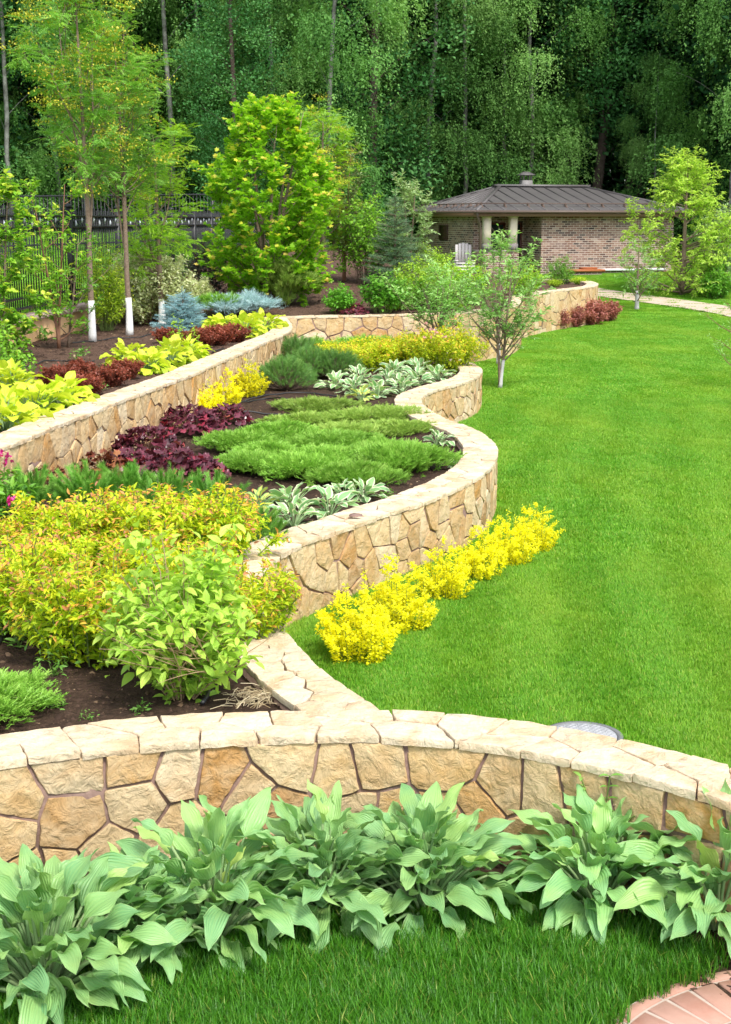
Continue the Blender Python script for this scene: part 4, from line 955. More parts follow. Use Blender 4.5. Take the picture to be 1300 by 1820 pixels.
mb.box((.57, yc, 1.65), (.05, 1.0, .6)); mb.box((.53, yc, 1.93), (.05, 1.02, .05)); mb.box((.53, yc, 1.37), (.05, 1.02, .05)); mb.box((.53, yc - .49, 1.65), (.05, .05, .52)); mb.box((.53, yc + .49, 1.65), (.05, .05, .52))
for i in range(8): mb.box((.545, yc, 1.42 + i * .066), (.03, .92, .03))
mb.build('shutter', plainmat('dark_brown_shutter', (.07, .032, .025), .5, .4), house)
mb = MB(); mb.box((6.6, .50, .20), (3.6, .11, .08)); mb.build('plinth_ledge', WLEDGE, house)

# low brick step wall with its rusty top, in front of the long wall
hw = A(house.location); ca, sa = math.cos(PHI), math.sin(PHI)
def H2W(x, y, z): return (hw[0] + x * ca - y * sa, hw[1] + x * sa + y * ca, hw[2] + z)
root = tag(empty('step_wall', H2W(4.3, -.3, 0), PHI), 'low dark brick wall with a rust red top against the brick house', 'low wall')
mb = MB(); wallq(mb, (-.75, -.3), (.75, -.3), -.4, .18); wallq(mb, (.75, -.3), (.75, .3), -.4, .18); wallq(mb, (-.75, .3), (-.75, -.3), -.4, .18); wallq(mb, (.75, .3), (-.75, .3), -.4, .18); mb.build('brick_base', BRICK, root)
mb = MB(); mb.box((0, 0, .22), (1.75, .72, .09)); mb.box((.35, .1, .30), (.6, .4, .07)); mb.build('cap', plainmat('rusty_red_top', (.34, .10, .035), .6, .3, noise=(5, (.42, .16, .06), .7)), root)

# white slatted garden chair at the porch
bp_ = H2W(-.1, 1.0, .02); root = tag(empty('garden_chair', bp_, PHI + R_(-12)), 'white slatted wooden garden chair in front of the porch', 'chair')
CHW = plainmat('white_painted_wood', (.66, .60, .60), .6, .3)
mb = MB()
for i in range(4): mb.box((0, -.28 + i * .15, .40 - i * .02), (.62, .12, .025))
mb.build('seat', CHW, root)
mb = MB()
for i in range(5): mb.box((-.26 + i * .13, .30, .75 + (.05, .1, .12, .1, .05)[i]), (.11, .03, .78))
mb.box((0, .325, .6), (.64, .03, .07)); mb.box((0, .325, .95), (.64, .03, .07)); mb.build('backrest', CHW, root)
for sx in (-.34, .34):
    mb = MB(); mb.box((sx, 0, .58), (.12, .74, .03)); mb.build('armrest', CHW, root)
    for y in (-.3, .3): mb = MB(); mb.box((sx, y, .28), (.06, .07, .57)); mb.build('leg', CHW, root)
mb = MB()
for z in (.12, .24, .36, .48): mb.box((0, -.36, z), (.74, .025, .07))
mb.build('front_slats', CHW, root)

# ------------------------------------------------------------------ rendered garden wall with the iron fence
TAN = plainmat('tan_render', (.56, .34, .17), .9, .2, noise=(5, (.64, .42, .24), .7), bump=(40, .4, .01))
PINKC = plainmat('pinkish_wall_cap', (.44, .31, .26), .85, .2, noise=(9, (.54, .41, .35), .7), bump=(25, .4, .01))
IRON = plainmat('black_iron', (.012, .013, .016), .45, .5)
FIN = plainmat('white_finial', (.62, .66, .74), .4, .5)
fl = catmull([(*p, 0) for p in fence_line], .1, 1); FP_ = Path(fl, 1)
root = tag(empty('boundary_wall', (fl[40][0], fl[40][1], 0)), 'low tan rendered wall with a pinkish cap under the black fence', 'wall'); org = A(root.location)
mb = MB(); n = len(fl); V = np.concatenate([FP_.at(FP_.s, o, z) - org for o, z in ((.14, .3), (.14, 1.34), (-.14, 1.34), (-.14, .3))]); mb.add(V, [[r * n + i, r * n + i + 1, ((r + 1) % 4) * n + i + 1, ((r + 1) % 4) * n + i] for r in range(4) for i in range(n - 1)] + [[0, n, 2 * n, 3 * n], [n - 1, 4 * n - 1, 3 * n - 1, 2 * n - 1]]); mb.build('wall_body', TAN, root)
mb = MB(); g = rng_(3); s = 0.0
while s < FP_.L - .3:
    l = .33; u = np.linspace(s + .004, s + l - .004, 4); z0, z1 = 1.33, 1.40 + g.uniform(-.004, .004); bow = .025
    o1 = .19 + bow * np.sin(np.linspace(0, math.pi, 4)); V = np.concatenate([FP_.at(u, o1, z0), FP_.at(u, o1, z1 - .02), FP_.at(u, o1 - .02, z1), FP_.at(u, -.19, z1), FP_.at(u, -.19, z0)]) - org
    mb.add(V, [[r * 4 + i, r * 4 + i + 1, ((r + 1) % 5) * 4 + i + 1, ((r + 1) % 5) * 4 + i] for r in range(5) for i in range(3)] + [[0, 4, 8, 12, 16], [3, 19, 15, 11, 7]], g.random()); s += l
mb.build('wall_cap', PINKC, root)
root = tag(empty('iron_fence', (fl[40][0], fl[40][1], 1.4)), 'black iron picket fence with small white finials on the tan wall', 'fence'); org = A([*fl[40], 0.]); org[2] = 1.4
FH = 1.78
def rail(z, w, name):
    mb = MB(); V = np.concatenate([FP_.at(FP_.s, o, 1.4 + zz) - org for o, zz in ((w / 2, z - .018), (w / 2, z + .018), (-w / 2, z + .018), (-w / 2, z - .018))]); mb.add(V, [[r * n + i, r * n + i + 1, ((r + 1) % 4) * n + i + 1, ((r + 1) % 4) * n + i] for r in range(4) for i in range(n - 1)]); return mb.build(name, IRON, root)
rail(.13, .04, 'rail'); rail(1.46, .05, 'rail'); rail(1.66, .05, 'rail'); rail(.30, .035, 'rail')
mb = MB(); fi = MB(); npk = int(FP_.L / .13)
for i in range(npk):
    u = (i + .5) * FP_.L / npk; p = FP_.at(A([u]), 0, 1.4)[0] - org
    mb.box((p[0], p[1], FH / 2 + .04), (.018, .018, FH - .1 + (.1 if i % 2 else 0)))
    if i % 3: continue
    q = FP_.at(A([u + .065]), 0.0, 1.4)[0] - org
    for zz in ((1.60,), (1.53,))[(i // 3) % 2]:
        a = np.arange(6) * math.pi / 3; ring = np.stack([np.cos(a) * .022, np.sin(a) * .022, 0 * a], 1)
        fi.add(np.vstack([q + [0, 0, zz + .07], q + ring + [0, 0, zz], q - [0, 0, -zz + .085]]), [[0, 1 + k, 1 + (k + 1) % 6] for k in range(6)] + [[7, 1 + (k + 1) % 6, 1 + k] for k in range(6)])
mb.build('pickets', IRON, root)['kind'] = 'stuff'; fi.build('finials', FIN, root)['kind'] = 'stuff'
pst = [float(FP_.s[np.argmin(np.linalg.norm(fl - G(px, py, 1.4)[:2], axis=1))]) for px, py in ((-40, 582), (130, 545), (213, 528), (262, 517), (305, 510), (345, 502), (375, 495))]
for u in pst:
    p = FP_.at(A([u]), 0, 1.4)[0] - org; mb = MB(); mb.box((p[0], p[1], FH / 2 + .02), (.10, .10, FH + .04)); b = A([[-.06, -.06, 0], [.06, -.06, 0], [.06, .06, 0], [-.06, .06, 0]]) + [p[0], p[1], FH + .04]
    mb.add(np.vstack([b, b + [0, 0, .03], [[p[0], p[1], FH + .12]]]), [[3, 2, 1, 0], [0, 1, 5, 4], [1, 2, 6, 5], [2, 3, 7, 6], [3, 0, 4, 7], [4, 5, 8], [5, 6, 8], [6, 7, 8], [7, 4, 8]]); mb.build('post', IRON, root)
# second, plainer fence further back
fb = catmull([(-13.0, 44, 0), (-9.5, 47, 0), (-6.0, 50, 0), (-2.0, 52.5, 0)], .4, 1); FB = Path(fb, 1)
root = tag(empty('mesh_fence', (fb[20][0], fb[20][1], float(terrain(*fb[20])))), 'plain dark metal fence standing behind the picket fence at the forest edge', 'fence'); org = A(root.location)
def railb(z):
    mb = MB(); mb.tube(np.c_[fb, terrain(fb[:, 0], fb[:, 1]) + z] - org, .03, 4); mb.build('rail', IRON, root)
railb(.25); railb(1.0); railb(1.78)
mb = MB(); u = np.arange(0, FB.L, .14); pp = FB.at(u, 0, 0); pp[:, 2] = terrain(pp[:, 0], pp[:, 1]) + .95
for p in pp: mb.box(p - org, (.022, .022, 1.75))
mb.build('pickets', IRON, root)['kind'] = 'stuff'
for u in np.arange(0, FB.L, 2.5):
    p = FB.at(A([u]), 0, 0)[0]; p[2] = terrain(p[0], p[1]) + .95; mb = MB(); mb.box(p - org, (.09, .09, 2.0)); mb.build('post', IRON, root)
# ------------------------------------------------------------------ the wood behind
FB1 = forest_tree(201, 19, .06, 2.9, M['birch'], BIRCHB, .10, 27, strands=105, lpc=24, ls=.122, T=T_Q, name='birch_a', hang=1.5, sig=.55)
FB2 = forest_tree(202, 21, .08, 3.2, M['birch'], BIRCHB, .11, 29, strands=105, lpc=25, ls=.122, T=T_Q, lean=(.9, 0), name='birch_b', hang=1.9, sig=.55)
FB3 = forest_tree(203, 17, .04, 2.6, M['birch'], BIRCHB, .085, 24, strands=105, lpc=23, ls=.12, T=T_Q, lean=(-.6, .2), name='birch_c', hang=1.3, sig=.52)
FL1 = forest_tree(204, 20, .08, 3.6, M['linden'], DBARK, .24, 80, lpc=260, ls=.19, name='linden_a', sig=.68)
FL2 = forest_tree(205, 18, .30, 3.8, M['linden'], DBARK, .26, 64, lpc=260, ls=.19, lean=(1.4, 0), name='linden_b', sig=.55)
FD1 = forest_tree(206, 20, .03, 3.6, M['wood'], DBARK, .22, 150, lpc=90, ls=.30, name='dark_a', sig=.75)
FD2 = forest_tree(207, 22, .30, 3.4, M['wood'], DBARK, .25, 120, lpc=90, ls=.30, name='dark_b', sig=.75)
FT = dict(b1=FB1, b2=FB2, b3=FB3, l1=FL1, l2=FL2, d1=FD1, d2=FD2)
def ftree(px, Y, kind, label, rz=0, sc=1.0, nm='birch_tree', grp=None):
    x = (px - 650) / FPX * (Y * math.cos(PITCH) + .0) ; z = float(terrain(x, Y)) - .05
    make(nm, FT[kind], (x, Y, z), label, 'tree', grp, rz, sc)
ftree(18, 60, 'b1', 'weeping birch with a thin grey trunk behind the leftmost rowan, at the photo edge', .3, .95)
ftree(110, 64, 'b3', 'weeping birch showing just left of the first rowan crown', 1.3, 1.1)
ftree(312, 63, 'b2', 'tall birch with a white trunk right of the two big rowans', 2.2, 1.0)
ftree(236, 66, 'b1', 'birch hidden behind the crown of the second rowan', 2.9, 1.02)
ftree(374, 67, 'b3', 'slender birch with a thin pale trunk left of the forked birch', .4, 1.15)
ftree(486, 62, 'b1', 'birch with a forked white trunk above the bright maple', 1.9, 1.02)
ftree(578, 60, 'b3', 'drooping birch right above the top of the maple', 3.1, 1.12)
ftree(420, 58.5, 'l1', 'dark broadleaf tree filling the gap left of the maple', .8, .60, 'broadleaf_tree')
ftree(668, 66, 'l1', 'dark broadleaf tree between the maple birch and the tall middle birch', 2.2, 1.05, 'broadleaf_tree')
ftree(752, 69, 'b2', 'tall drooping birch above the left end of the house roof', .2, 1.05)
ftree(826, 68.5, 'b1', 'drooping birch with a dark spotted trunk left of the chimney', 2.5, 1.08)
ftree(905, 71.5, 'b3', 'birch standing directly behind the chimney', 1.1, 1.25)
ftree(950, 70, 'b2', 'tall birch with a black and white trunk just right of the chimney', 3.6, 1.0)
ftree(1050, 71, 'l2', 'big leaning bare stemmed tree behind the right half of the roof', .2, 1.08, 'broadleaf_tree')
ftree(1112, 73.5, 'd2', 'dark tree whose brown trunk is the left one of a pair behind the roof end', 1.4, 1.0, 'broadleaf_tree')
ftree(1150, 72.5, 'l2', 'blue green broadleaf tree on the right trunk of the pair', 2.6, .95, 'broadleaf_tree')
ftree(1232, 73.5, 'l1', 'dark broadleaf tree above the pale lime tree', 3.0, 1.12, 'broadleaf_tree')
ftree(1305, 61, 'b2', 'drooping birch at the top right edge of the wood', 4.0, .98)
ftree(1160, 66.5, 'b3', 'slim young birch with a thin white stem beside the pale lime tree', 5.0, .55)
# everything deeper in the wood reads as one dark mass
def scatter(name, pts, rot, scl, idx, coll_objs, label=None):
    coll = bpy.data.collections.new(name + '_kit')
    for i, me in enumerate(coll_objs): o = bpy.data.objects.new('%s_kit_%02d' % (name, i), me); coll.objects.link(o)
    me = bpy.data.meshes.new(name); me.vertices.add(len(pts)); me.vertices.foreach_set('co', A(pts, np.float32).ravel())
    for nm, v, ty in (('rotz', rot, 'FLOAT'), ('scl', scl, 'FLOAT')): a = me.attributes.new(nm, ty, 'POINT'); a.data.foreach_set('value', A(v, np.float32))
    a = me.attributes.new('pick', 'INT', 'POINT'); a.data.foreach_set('value', A(idx, np.int32))
    ob = bpy.data.objects.new(name, me); scn.collection.objects.link(ob); ob['kind'] = 'stuff'
    if label: ob['label'] = label
    ng = bpy.data.node_groups.new(name, 'GeometryNodeTree'); ng.interface.new_socket('Geometry', in_out='INPUT', socket_type='NodeSocketGeometry'); ng.interface.new_socket('Geometry', in_out='OUTPUT', socket_type='NodeSocketGeometry')
    N = ng.nodes; gi = N.new('NodeGroupInput'); go = N.new('NodeGroupOutput'); ci = N.new('GeometryNodeCollectionInfo'); ci.inputs['Collection'].default_value = coll; ci.inputs['Separate Children'].default_value = True; ci.inputs['Reset Children'].default_value = True
    ip = N.new('GeometryNodeInstanceOnPoints'); ip.inputs['Pick Instance'].default_value = True
    def attr(nm, ty): n = N.new('GeometryNodeInputNamedAttribute'); n.data_type = ty; n.inputs['Name'].default_value = nm; return n.outputs['Attribute']
    cx = N.new('ShaderNodeCombineXYZ'); ng.links.new(attr('rotz', 'FLOAT'), cx.inputs[2])
    ng.links.new(gi.outputs[0], ip.inputs['Points']); ng.links.new(ci.outputs[0], ip.inputs['Instance']); ng.links.new(attr('pick', 'INT'), ip.inputs['Instance Index']); ng.links.new(cx.outputs[0], ip.inputs['Rotation']); ng.links.new(attr('scl', 'FLOAT'), ip.inputs['Scale']); ng.links.new(ip.outputs[0], go.inputs[0])
    md = ob.modifiers.new('scatter', 'NODES'); md.node_group = ng
    return ob
def one(parts):                                # the parts of a tree as one mesh, for the far wood
    vs = []; bm_me = bpy.data.meshes.new('far_tree')
    import bmesh
    bm = bmesh.new(); 
    for i, p in enumerate(parts):
        k = len(bm.faces); bm.from_mesh(p[1]); bm.faces.ensure_lookup_table()
        for f in bm.faces[k:]: f.material_index = i
    bm.to_mesh(bm_me); bm.free()
    for p in parts: bm_me.materials.append(p[1].materials[0])
    return bm_me
g = rng_(77); pts = []
for Y, dx in ((74, 3.2), (78, 3.3), (83, 3.6), (89, 4), (96, 4.5)):
    W = Y * .42 + 6
    for x in np.arange(-W, W, dx): pts.append((x + g.uniform(-1, 1), Y + g.uniform(-1.5, 1.5)))
for Y, dx in ((60, 3.0), (64, 3.0)):           # beyond the frame on both sides
    for sg in (-1, 1):
        for x in np.arange(Y * .30, Y * .48, dx): pts.append((sg * (x + g.uniform(-.6, .6)), Y + g.uniform(-1, 1)))
pts = A(pts); pz = terrain(pts[:, 0], pts[:, 1]) - .1
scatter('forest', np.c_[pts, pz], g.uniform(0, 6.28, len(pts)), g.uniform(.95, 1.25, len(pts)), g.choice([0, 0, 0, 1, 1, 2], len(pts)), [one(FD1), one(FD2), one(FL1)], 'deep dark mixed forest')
# dark undergrowth along the forest edge
US = shrub(210, 2.4, 1.9, 26, 26, .2, T_QW, (M['wood'], DBARK), name='undergrowth', side=2, low=.2, fill=.05)
pts = A([(x + g.uniform(-.5, .5), 70.5 + g.uniform(-1.5, 1.5) - (6 if x < -6 else 0)) for x in np.arange(-26, 28, 1.7)])
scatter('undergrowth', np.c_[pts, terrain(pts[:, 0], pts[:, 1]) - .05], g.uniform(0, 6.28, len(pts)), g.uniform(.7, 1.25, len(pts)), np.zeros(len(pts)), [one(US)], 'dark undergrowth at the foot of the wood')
# ------------------------------------------------------------------ planting; every plant stands on its own bed
def put(nm, parts, p, label, cat, grp=None, rz=0., sc=1.): return make(nm, parts, T_(p), label, cat, grp, rz, sc)
# ---- big hostas in front of the near wall
HG = 'big green hostas along the front wall'
hk = dict(rows=10, cols=8, wave=.75, el=(88, 36), droop=.8)
hv = [hosta_parts('big_hosta_a', M['hosta'], 21, 112, .4, .40, .255, .104, **hk), hosta_parts('big_hosta_b', M['hosta'], 22, 104, .4, .42, .265, .10, **hk),
      hosta_parts('big_hosta_c', M['hosta'], 23, 116, .4, .38, .25, .10, **hk), hosta_parts('big_hosta_d', M['hosta'], 24, 98, .4, .42, .265, .10, **hk)]
for (px, py, v, rz, sc, lab) in (
    (80, 1775, 0, .4, 1.08, 'big blue green hosta in the bottom left corner of the lawn'),
    (230, 1705, 2, 2.0, .84, 'smaller green hosta squeezed between the two biggest clumps on the left'),
    (385, 1672, 3, 1.2, 1.05, 'big green hosta with upright leaves before the orange stone in the front wall'),
    (575, 1628, 1, 3.1, .98, 'big green hosta in the middle of the row, left of the one showing bare stalks'),
    (752, 1622, 2, .2, 1.05, 'big green hosta with bare stalks showing at its foot beside dark soil'),
    (1065, 1618, 0, 4.0, .98, 'big green hosta with a jagged weed growing out of its top'),
    (1275, 1650, 3, 5.1, 1.04, 'big green hosta cut by the right photo edge above the brick paving')):
    put('hosta', hv[v], atL(px, py), lab, 'hosta', HG, rz, sc)
p = atL(1072, 1560)
mb = MB(); g = rng_(31)
for i in range(7):
    a = i * 2.4; C = bez(A([0, 0, .0]), A([.03 * math.cos(a), .03 * math.sin(a), .4]), A([.12 * math.cos(a), .12 * math.sin(a), .56 + .05 * (i % 3)]), 9)
    for j in range(3, 9): mb.leaves(T_LN, C[j:j + 1].repeat(2, 0), A([[math.cos(a + 1.2), math.sin(a + 1.2), .4], [math.cos(a - 1.2), math.sin(a - 1.2), .4]]), .055 if j < 8 else .07, g.random())
fo = mb.mesh('tall_weed_foliage', M['weed']); mb = MB()
for i in range(7):
    a = i * 2.4; mb.tube(bez(A([0, 0, .0]), A([.03 * math.cos(a), .03 * math.sin(a), .4]), A([.12 * math.cos(a), .12 * math.sin(a), .56 + .05 * (i % 3)]), 6), .004, 4, .6, cap=False)
put('weed', [('foliage', fo), ('stems', mb.mesh('tall_weed_stems', GTWIG))], atL(1066, 1575), 'tall jagged bright green weed poking up through the right hosta', 'weed', None, 0, .88)

# ---- yellow barberries on the lawn
YB = [shrub(40 + i, .44, .255, 34, 96, .029, T_QW, (M['ybarb'], GTWIG), upright=1.0, base=.66, fill=.0, side=2, srad=.003, jit=.008, hv=(.5, 1.35), name='yellow_barberry_%s' % 'abc'[i], lup=.3) for i in range(3)]
YG = 'yellow barberries in a line on the lawn'
for (px, py, v, rz, sc, lab) in ((640, 1172, 0, 0., 1.15, 'nearest and largest yellow barberry at the lower end of the line on the lawn'),
    (712, 1118, 1, 1., 1.05, 'yellow barberry with a tall spike, second from the near end of the line'),
    (790, 1062, 2, 2., .9, 'rounded yellow barberry in the middle of the lawn line'),
    (852, 1028, 1, 3.3, .9, 'yellow barberry just uphill of the rounded middle one on the lawn'),
    (906, 1002, 0, 4., .88, 'yellow barberry touching the last one of the lawn line'),
    (950, 980, 2, 5., .88, 'farthest yellow barberry at the upper end of the line on the lawn')):
    put('yellow_barberry', YB[v], atL(px, py), lab, 'shrub', YG, rz, sc)
YG = 'yellow barberries below the upper wall'
for (px, py, v, rz, sc, lab) in ((370, 738, 0, 1., .88, 'yellow barberry beside the purple leaves, nearest of those below the upper wall'),
    (402, 722, 1, 2., .95, 'yellow barberry in the middle of the three below the upper wall'), (446, 704, 2, 3., 1.0, 'yellow barberry next to the dark pines below the upper wall'), (412, 700, 1, 5., .9, 'yellow barberry pressed against the upper wall behind its neighbours')):
    put('yellow_barberry', YB[v], atM(px, py), lab, 'shrub', YG, rz, sc)

# ---- golden spirea mass
SP = [shrub(50 + i, .62, .5, 52, 50, .066, T_LN, (M['spirea'], GTWIG), upright=.75, base=.5, fill=.04, side=3, tipr=.16, tipd=.7, flat=True, hv=(.62, 1.2), name='golden_spirea_%s' % 'abc'[i], lup=.45, jit=.015) for i in range(3)]
SG = 'golden spireas filling the near end of the middle bed'
for (px, py, v, rz, sc, lab) in ((40, 1120, 0, 0, 1.0, 'golden spirea at the left photo edge above the bare soil'), (165, 1170, 1, 1, 1.0, 'golden spirea overhanging the bare soil left of the leafy green bush'),
    (300, 1125, 2, 2, 1.0, 'golden spirea right behind the leafy green bush'), (415, 1150, 0, 3, .86, 'golden spirea leaning over the wall cap right of the leafy green bush'), (110, 1040, 2, 4, 1.0, 'golden spirea in front of the peony with magenta flowers'),
    (240, 1025, 0, 5, 1.05, 'golden spirea in front of the row of green dwarf pines'), (372, 1010, 1, 6, .98, 'golden spirea in front of the purple heucheras, beside the striped hostas'), (-60, 1060, 1, 2.2, 1.0, 'golden spirea running out of the photo under the magenta flowers')):
    put('golden_spirea', SP[v], atM(px, py), lab, 'shrub', SG, rz, sc)
b = shrub(58, .96, .53, 34, 24, .105, T_L, (M['dogw'], TWIG), upright=.6, base=.15, fill=.04, side=4, name='leafy_bush', lup=.3, low=.25)
tw = MB(); g = rng_(59)
for i in range(26):
    a = g.uniform(-1.2, 1.2) - .3; l = g.uniform(.25, .5); p0 = A([g.uniform(-.05, .2), -.28, g.uniform(.22, .4)]); d = nrm(A([math.sin(a), g.uniform(-.5, .1), .5 * math.cos(a)])); tw.tube(bez(p0, p0 + d * l * .5, p0 + d * l + A([0, 0, g.uniform(-.08, .1)]), 6), np.linspace(.0035, .0012, 6), 4, .5, cap=False)
put('leafy_bush', b + [('bare_twigs', tw.mesh('bare_twigs', TWIG))], atM(325, 1240), 'soft green leafy bush with bare tan twigs in front of the golden spireas', 'shrub', None, .3, .93)

# ---- dwarf pines with upright candles
DP = [dome_pine(60 + i, .33, .34, 46, .20, M['pine'], name='dwarf_pine_%s' % 'ab'[i]) for i in range(2)]
for (px, py, v, lab) in ((55, 915, 0, 'green dwarf pine next to the peony, leftmost of the pines behind the golden spireas'), (150, 912, 1, 'green dwarf pine between the bronze leaves and the golden spireas'), (225, 905, 0, 'green dwarf pine in front of the nearest purple heuchera'), (305, 915, 1, 'green dwarf pine right of centre, between purple heuchera and golden spirea'), (372, 925, 0, 'green dwarf pine in front of the bright juniper'), (452, 972, 1, 'small green dwarf pine at the right end of the golden spireas, by the striped hostas')):
    put('dwarf_pine', DP[v], atM(px, py), lab, 'dwarf pine', 'bright green dwarf pines', px * .01, .8 if px == 452 else 1.)

# ---- peony and bronze heuchera at the left edge
b = shrub(65, .5, .36, 16, 14, .13, T_LN, (M['mid'], GTWIG), upright=.6, base=.2, fill=.4, side=1, name='peony', lup=.6)
fls = []; g = rng_(66)
for p in ((.03, -.1, .62), (.10, -.12, .60), (.07, -.1, .55), (.16, -.3, .28), (.12, -.3, .24)):
    k = 9; q = A(p) + g.normal(0, .012, (k, 3)); fl = MB(); fl.leaves(T_QW, q, g.normal(0, 1, (k, 3)) + [0, 0, .7], .045, g.random(k)); fls.append(('flower', fl.mesh('peony_flower', M['magenta'])))
fl2 = MB(); fl2.tube(bez(A([0, 0, 0.]), A([.02, -.05, .3]), A([.06, -.1, .6]), 6), .004, 4, .5); 
put('peony', b + fls + [('flower_stalk', fl2.mesh('peony_stalk', GTWIG))], atM(8, 935), 'peony with dark glossy leaves and magenta flowers below the upper wall', 'peony')
BH = heuchera(67, .24, .24, 90, .085, M['bheuch'], 'bronze_heuchera'); BH2 = heuchera(70, .24, .24, 90, .085, M['bheuch'], 'bronze_heuchera_b')
put('heuchera', BH, atM(82, 880), 'bronze leaved heuchera against the upper wall near the peony', 'heuchera', 'heucheras', 0, 1.0)
put('heuchera', BH2, atM(185, 850), 'bronze and crimson heuchera at the wall foot behind the dwarf pines', 'heuchera', 'heucheras', 1, 1.05)
HE = [heuchera(68 + i, .42, .30, 190, .11, M['heuch'], 'purple_heuchera_%s' % 'ab'[i]) for i in range(2)]
for (px, py, v, sc, lab) in ((262, 812, 0, .98, 'dark purple heuchera spreading against the upper wall'), (335, 768, 1, .95, 'dark purple heuchera beside the yellow barberry at the wall'), (310, 852, 1, .9, 'glossy dark purple heuchera nearest the green dwarf pines'), (352, 850, 0, .66, 'small dark purple heuchera at the corner of the bright juniper'), (405, 752, 0, .7, 'dull crimson heuchera behind the bright juniper, below the yellow barberry'), (232, 840, 1, .7, 'purple heuchera with pinkish leaves low against the upper wall')):
    put('heuchera', HE[v], atM(px, py), lab, 'heuchera', 'heucheras', px * .1, sc)

# ---- junipers
JU = [juniper(80 + i, .60, .54, .25, 2300, .10, M['jun'], name='bright_juniper_%s' % 'abc'[i]) for i in range(3)]
for (px, py, v, sc, lab) in ((425, 800, 0, .85, 'bright green juniper touching the purple heuchera'), (500, 788, 1, .95, 'bright green juniper along the back of its patch, left of centre'), (600, 802, 2, .9, 'bright green juniper in the middle of the patch'), (440, 838, 2, .8, 'bright green juniper at the near left end of the patch'),
    (540, 848, 0, .95, 'bright green juniper right above the striped hostas'), (628, 862, 1, .85, 'bright green juniper at the near edge, beside the dark soil'), (715, 838, 2, .95, 'tall bright green juniper at the right end near the curving cap'), (640, 826, 0, .8, 'bright green juniper filling the gap left of the tall right one'), (478, 818, 1, .75, 'bright green juniper between the purple heuchera and the centre of its patch'), (570, 828, 2, .8, 'bright green juniper in the near centre of the patch'), (685, 815, 1, .8, 'bright green juniper behind the tall one at the right end'), (545, 808, 0, .75, 'bright green juniper directly below the olive ones')):
    put('juniper', JU[v], atM(px, py), lab, 'juniper', 'bright green spreading junipers', px * .05, (sc, sc, sc * (1.25 if px == 715 else 1.)))
put('juniper', JU[0], atM(-35, 1268), 'bright green juniper at the left photo edge on the bare soil', 'juniper', 'bright green spreading junipers', 1., .7)
JO = [juniper(84 + i, .7, .55, .14, 2000, .085, M['jun2'], name='olive_juniper_%s' % 'ab'[i], lift=.25) for i in range(2)]
for (px, py, v, sc, lab) in ((560, 728, 0, 1., 'low olive juniper just below the striped hostas at the back'), (640, 748, 1, .95, 'low olive juniper in the middle of the olive patch'), (540, 752, 1, .8, 'low olive juniper beside the drip hoses'), (700, 742, 0, .9, 'low olive juniper near the inner bend of the cap'), (715, 766, 1, .8, 'low olive juniper right of the tall bright juniper'), (615, 775, 0, .9, 'low olive juniper bordering the bright junipers')):
    put('juniper', JO[v], atM(px, py), lab, 'juniper', 'low olive junipers', px * .03, sc)

# ---- striped hostas
VH = [hosta_parts('striped_hosta_%s' % 'abc'[i], M['vhosta'], 90 + i, 26, .3, .17, .17, .085, rows=7, cols=6, wave=.3, droop=.8, el=(80, 25)) for i in range(3)]
YH_ = hosta_parts('yellow_hosta', M['yhosta'], 94, 22, .3, .16, .17, .085, rows=7, cols=6, wave=.3, droop=.8, el=(80, 28))
for (px, py, v, sc, lab) in ((458, 905, 3, .8, 'yellow centred hosta beside the golden spirea, leftmost of the striped ones'), (520, 900, 0, 1.0, 'white edged hosta farthest back in the near group, below the junipers'), (585, 918, 1, 1.05, 'largest white edged hosta in the middle of the near group'), (522, 935, 2, .95, 'white edged hosta nearest the camera by the wall cap'), (645, 888, 0, .85, 'white edged hosta at the right end of the near group'), (608, 890, 2, .75, 'white edged hosta tucked behind the largest one'),
    (778, 792, 1, .8, 'lone white edged hosta on the soil by the outermost bend of the cap'), (812, 832, 2, .35, 'tiny white edged hosta seedling by the cap bend')):
    put('striped_hosta', (VH + [YH_])[v], atM(px, py), lab, 'hosta', 'striped hostas', px * .07, sc)
g = rng_(95)
fh = [(595, 690, 'white edged hosta at the left tip of the far drift'), (630, 700, 'white edged hosta near the left end of the far drift, next to the hoses'), (640, 680, 'white edged hosta in the back left of the far drift by the dark pine'), (672, 706, 'white edged hosta low in front of the far drift'), (690, 684, 'white edged hosta in the middle of the far drift'), (712, 700, 'white edged hosta beside the inner bend of the wall cap'), (700, 668, 'tall white edged hosta at the back of the far drift'), (742, 684, 'white edged hosta right of centre in the far drift'), (745, 666, 'white edged hosta under the pink flowered spirea'), (780, 676, 'white edged hosta at the right end of the far drift along the cap')]
for k, (px, py, lab) in enumerate(fh): put('striped_hosta', VH[k % 3], atM(px, py), lab, 'hosta', 'striped hostas', k * 1.1, 1.15)
put('striped_hosta', YH_, atM(643, 712), 'yellow centred hosta at the front of the far drift', 'hosta', 'striped hostas', .5, .9)

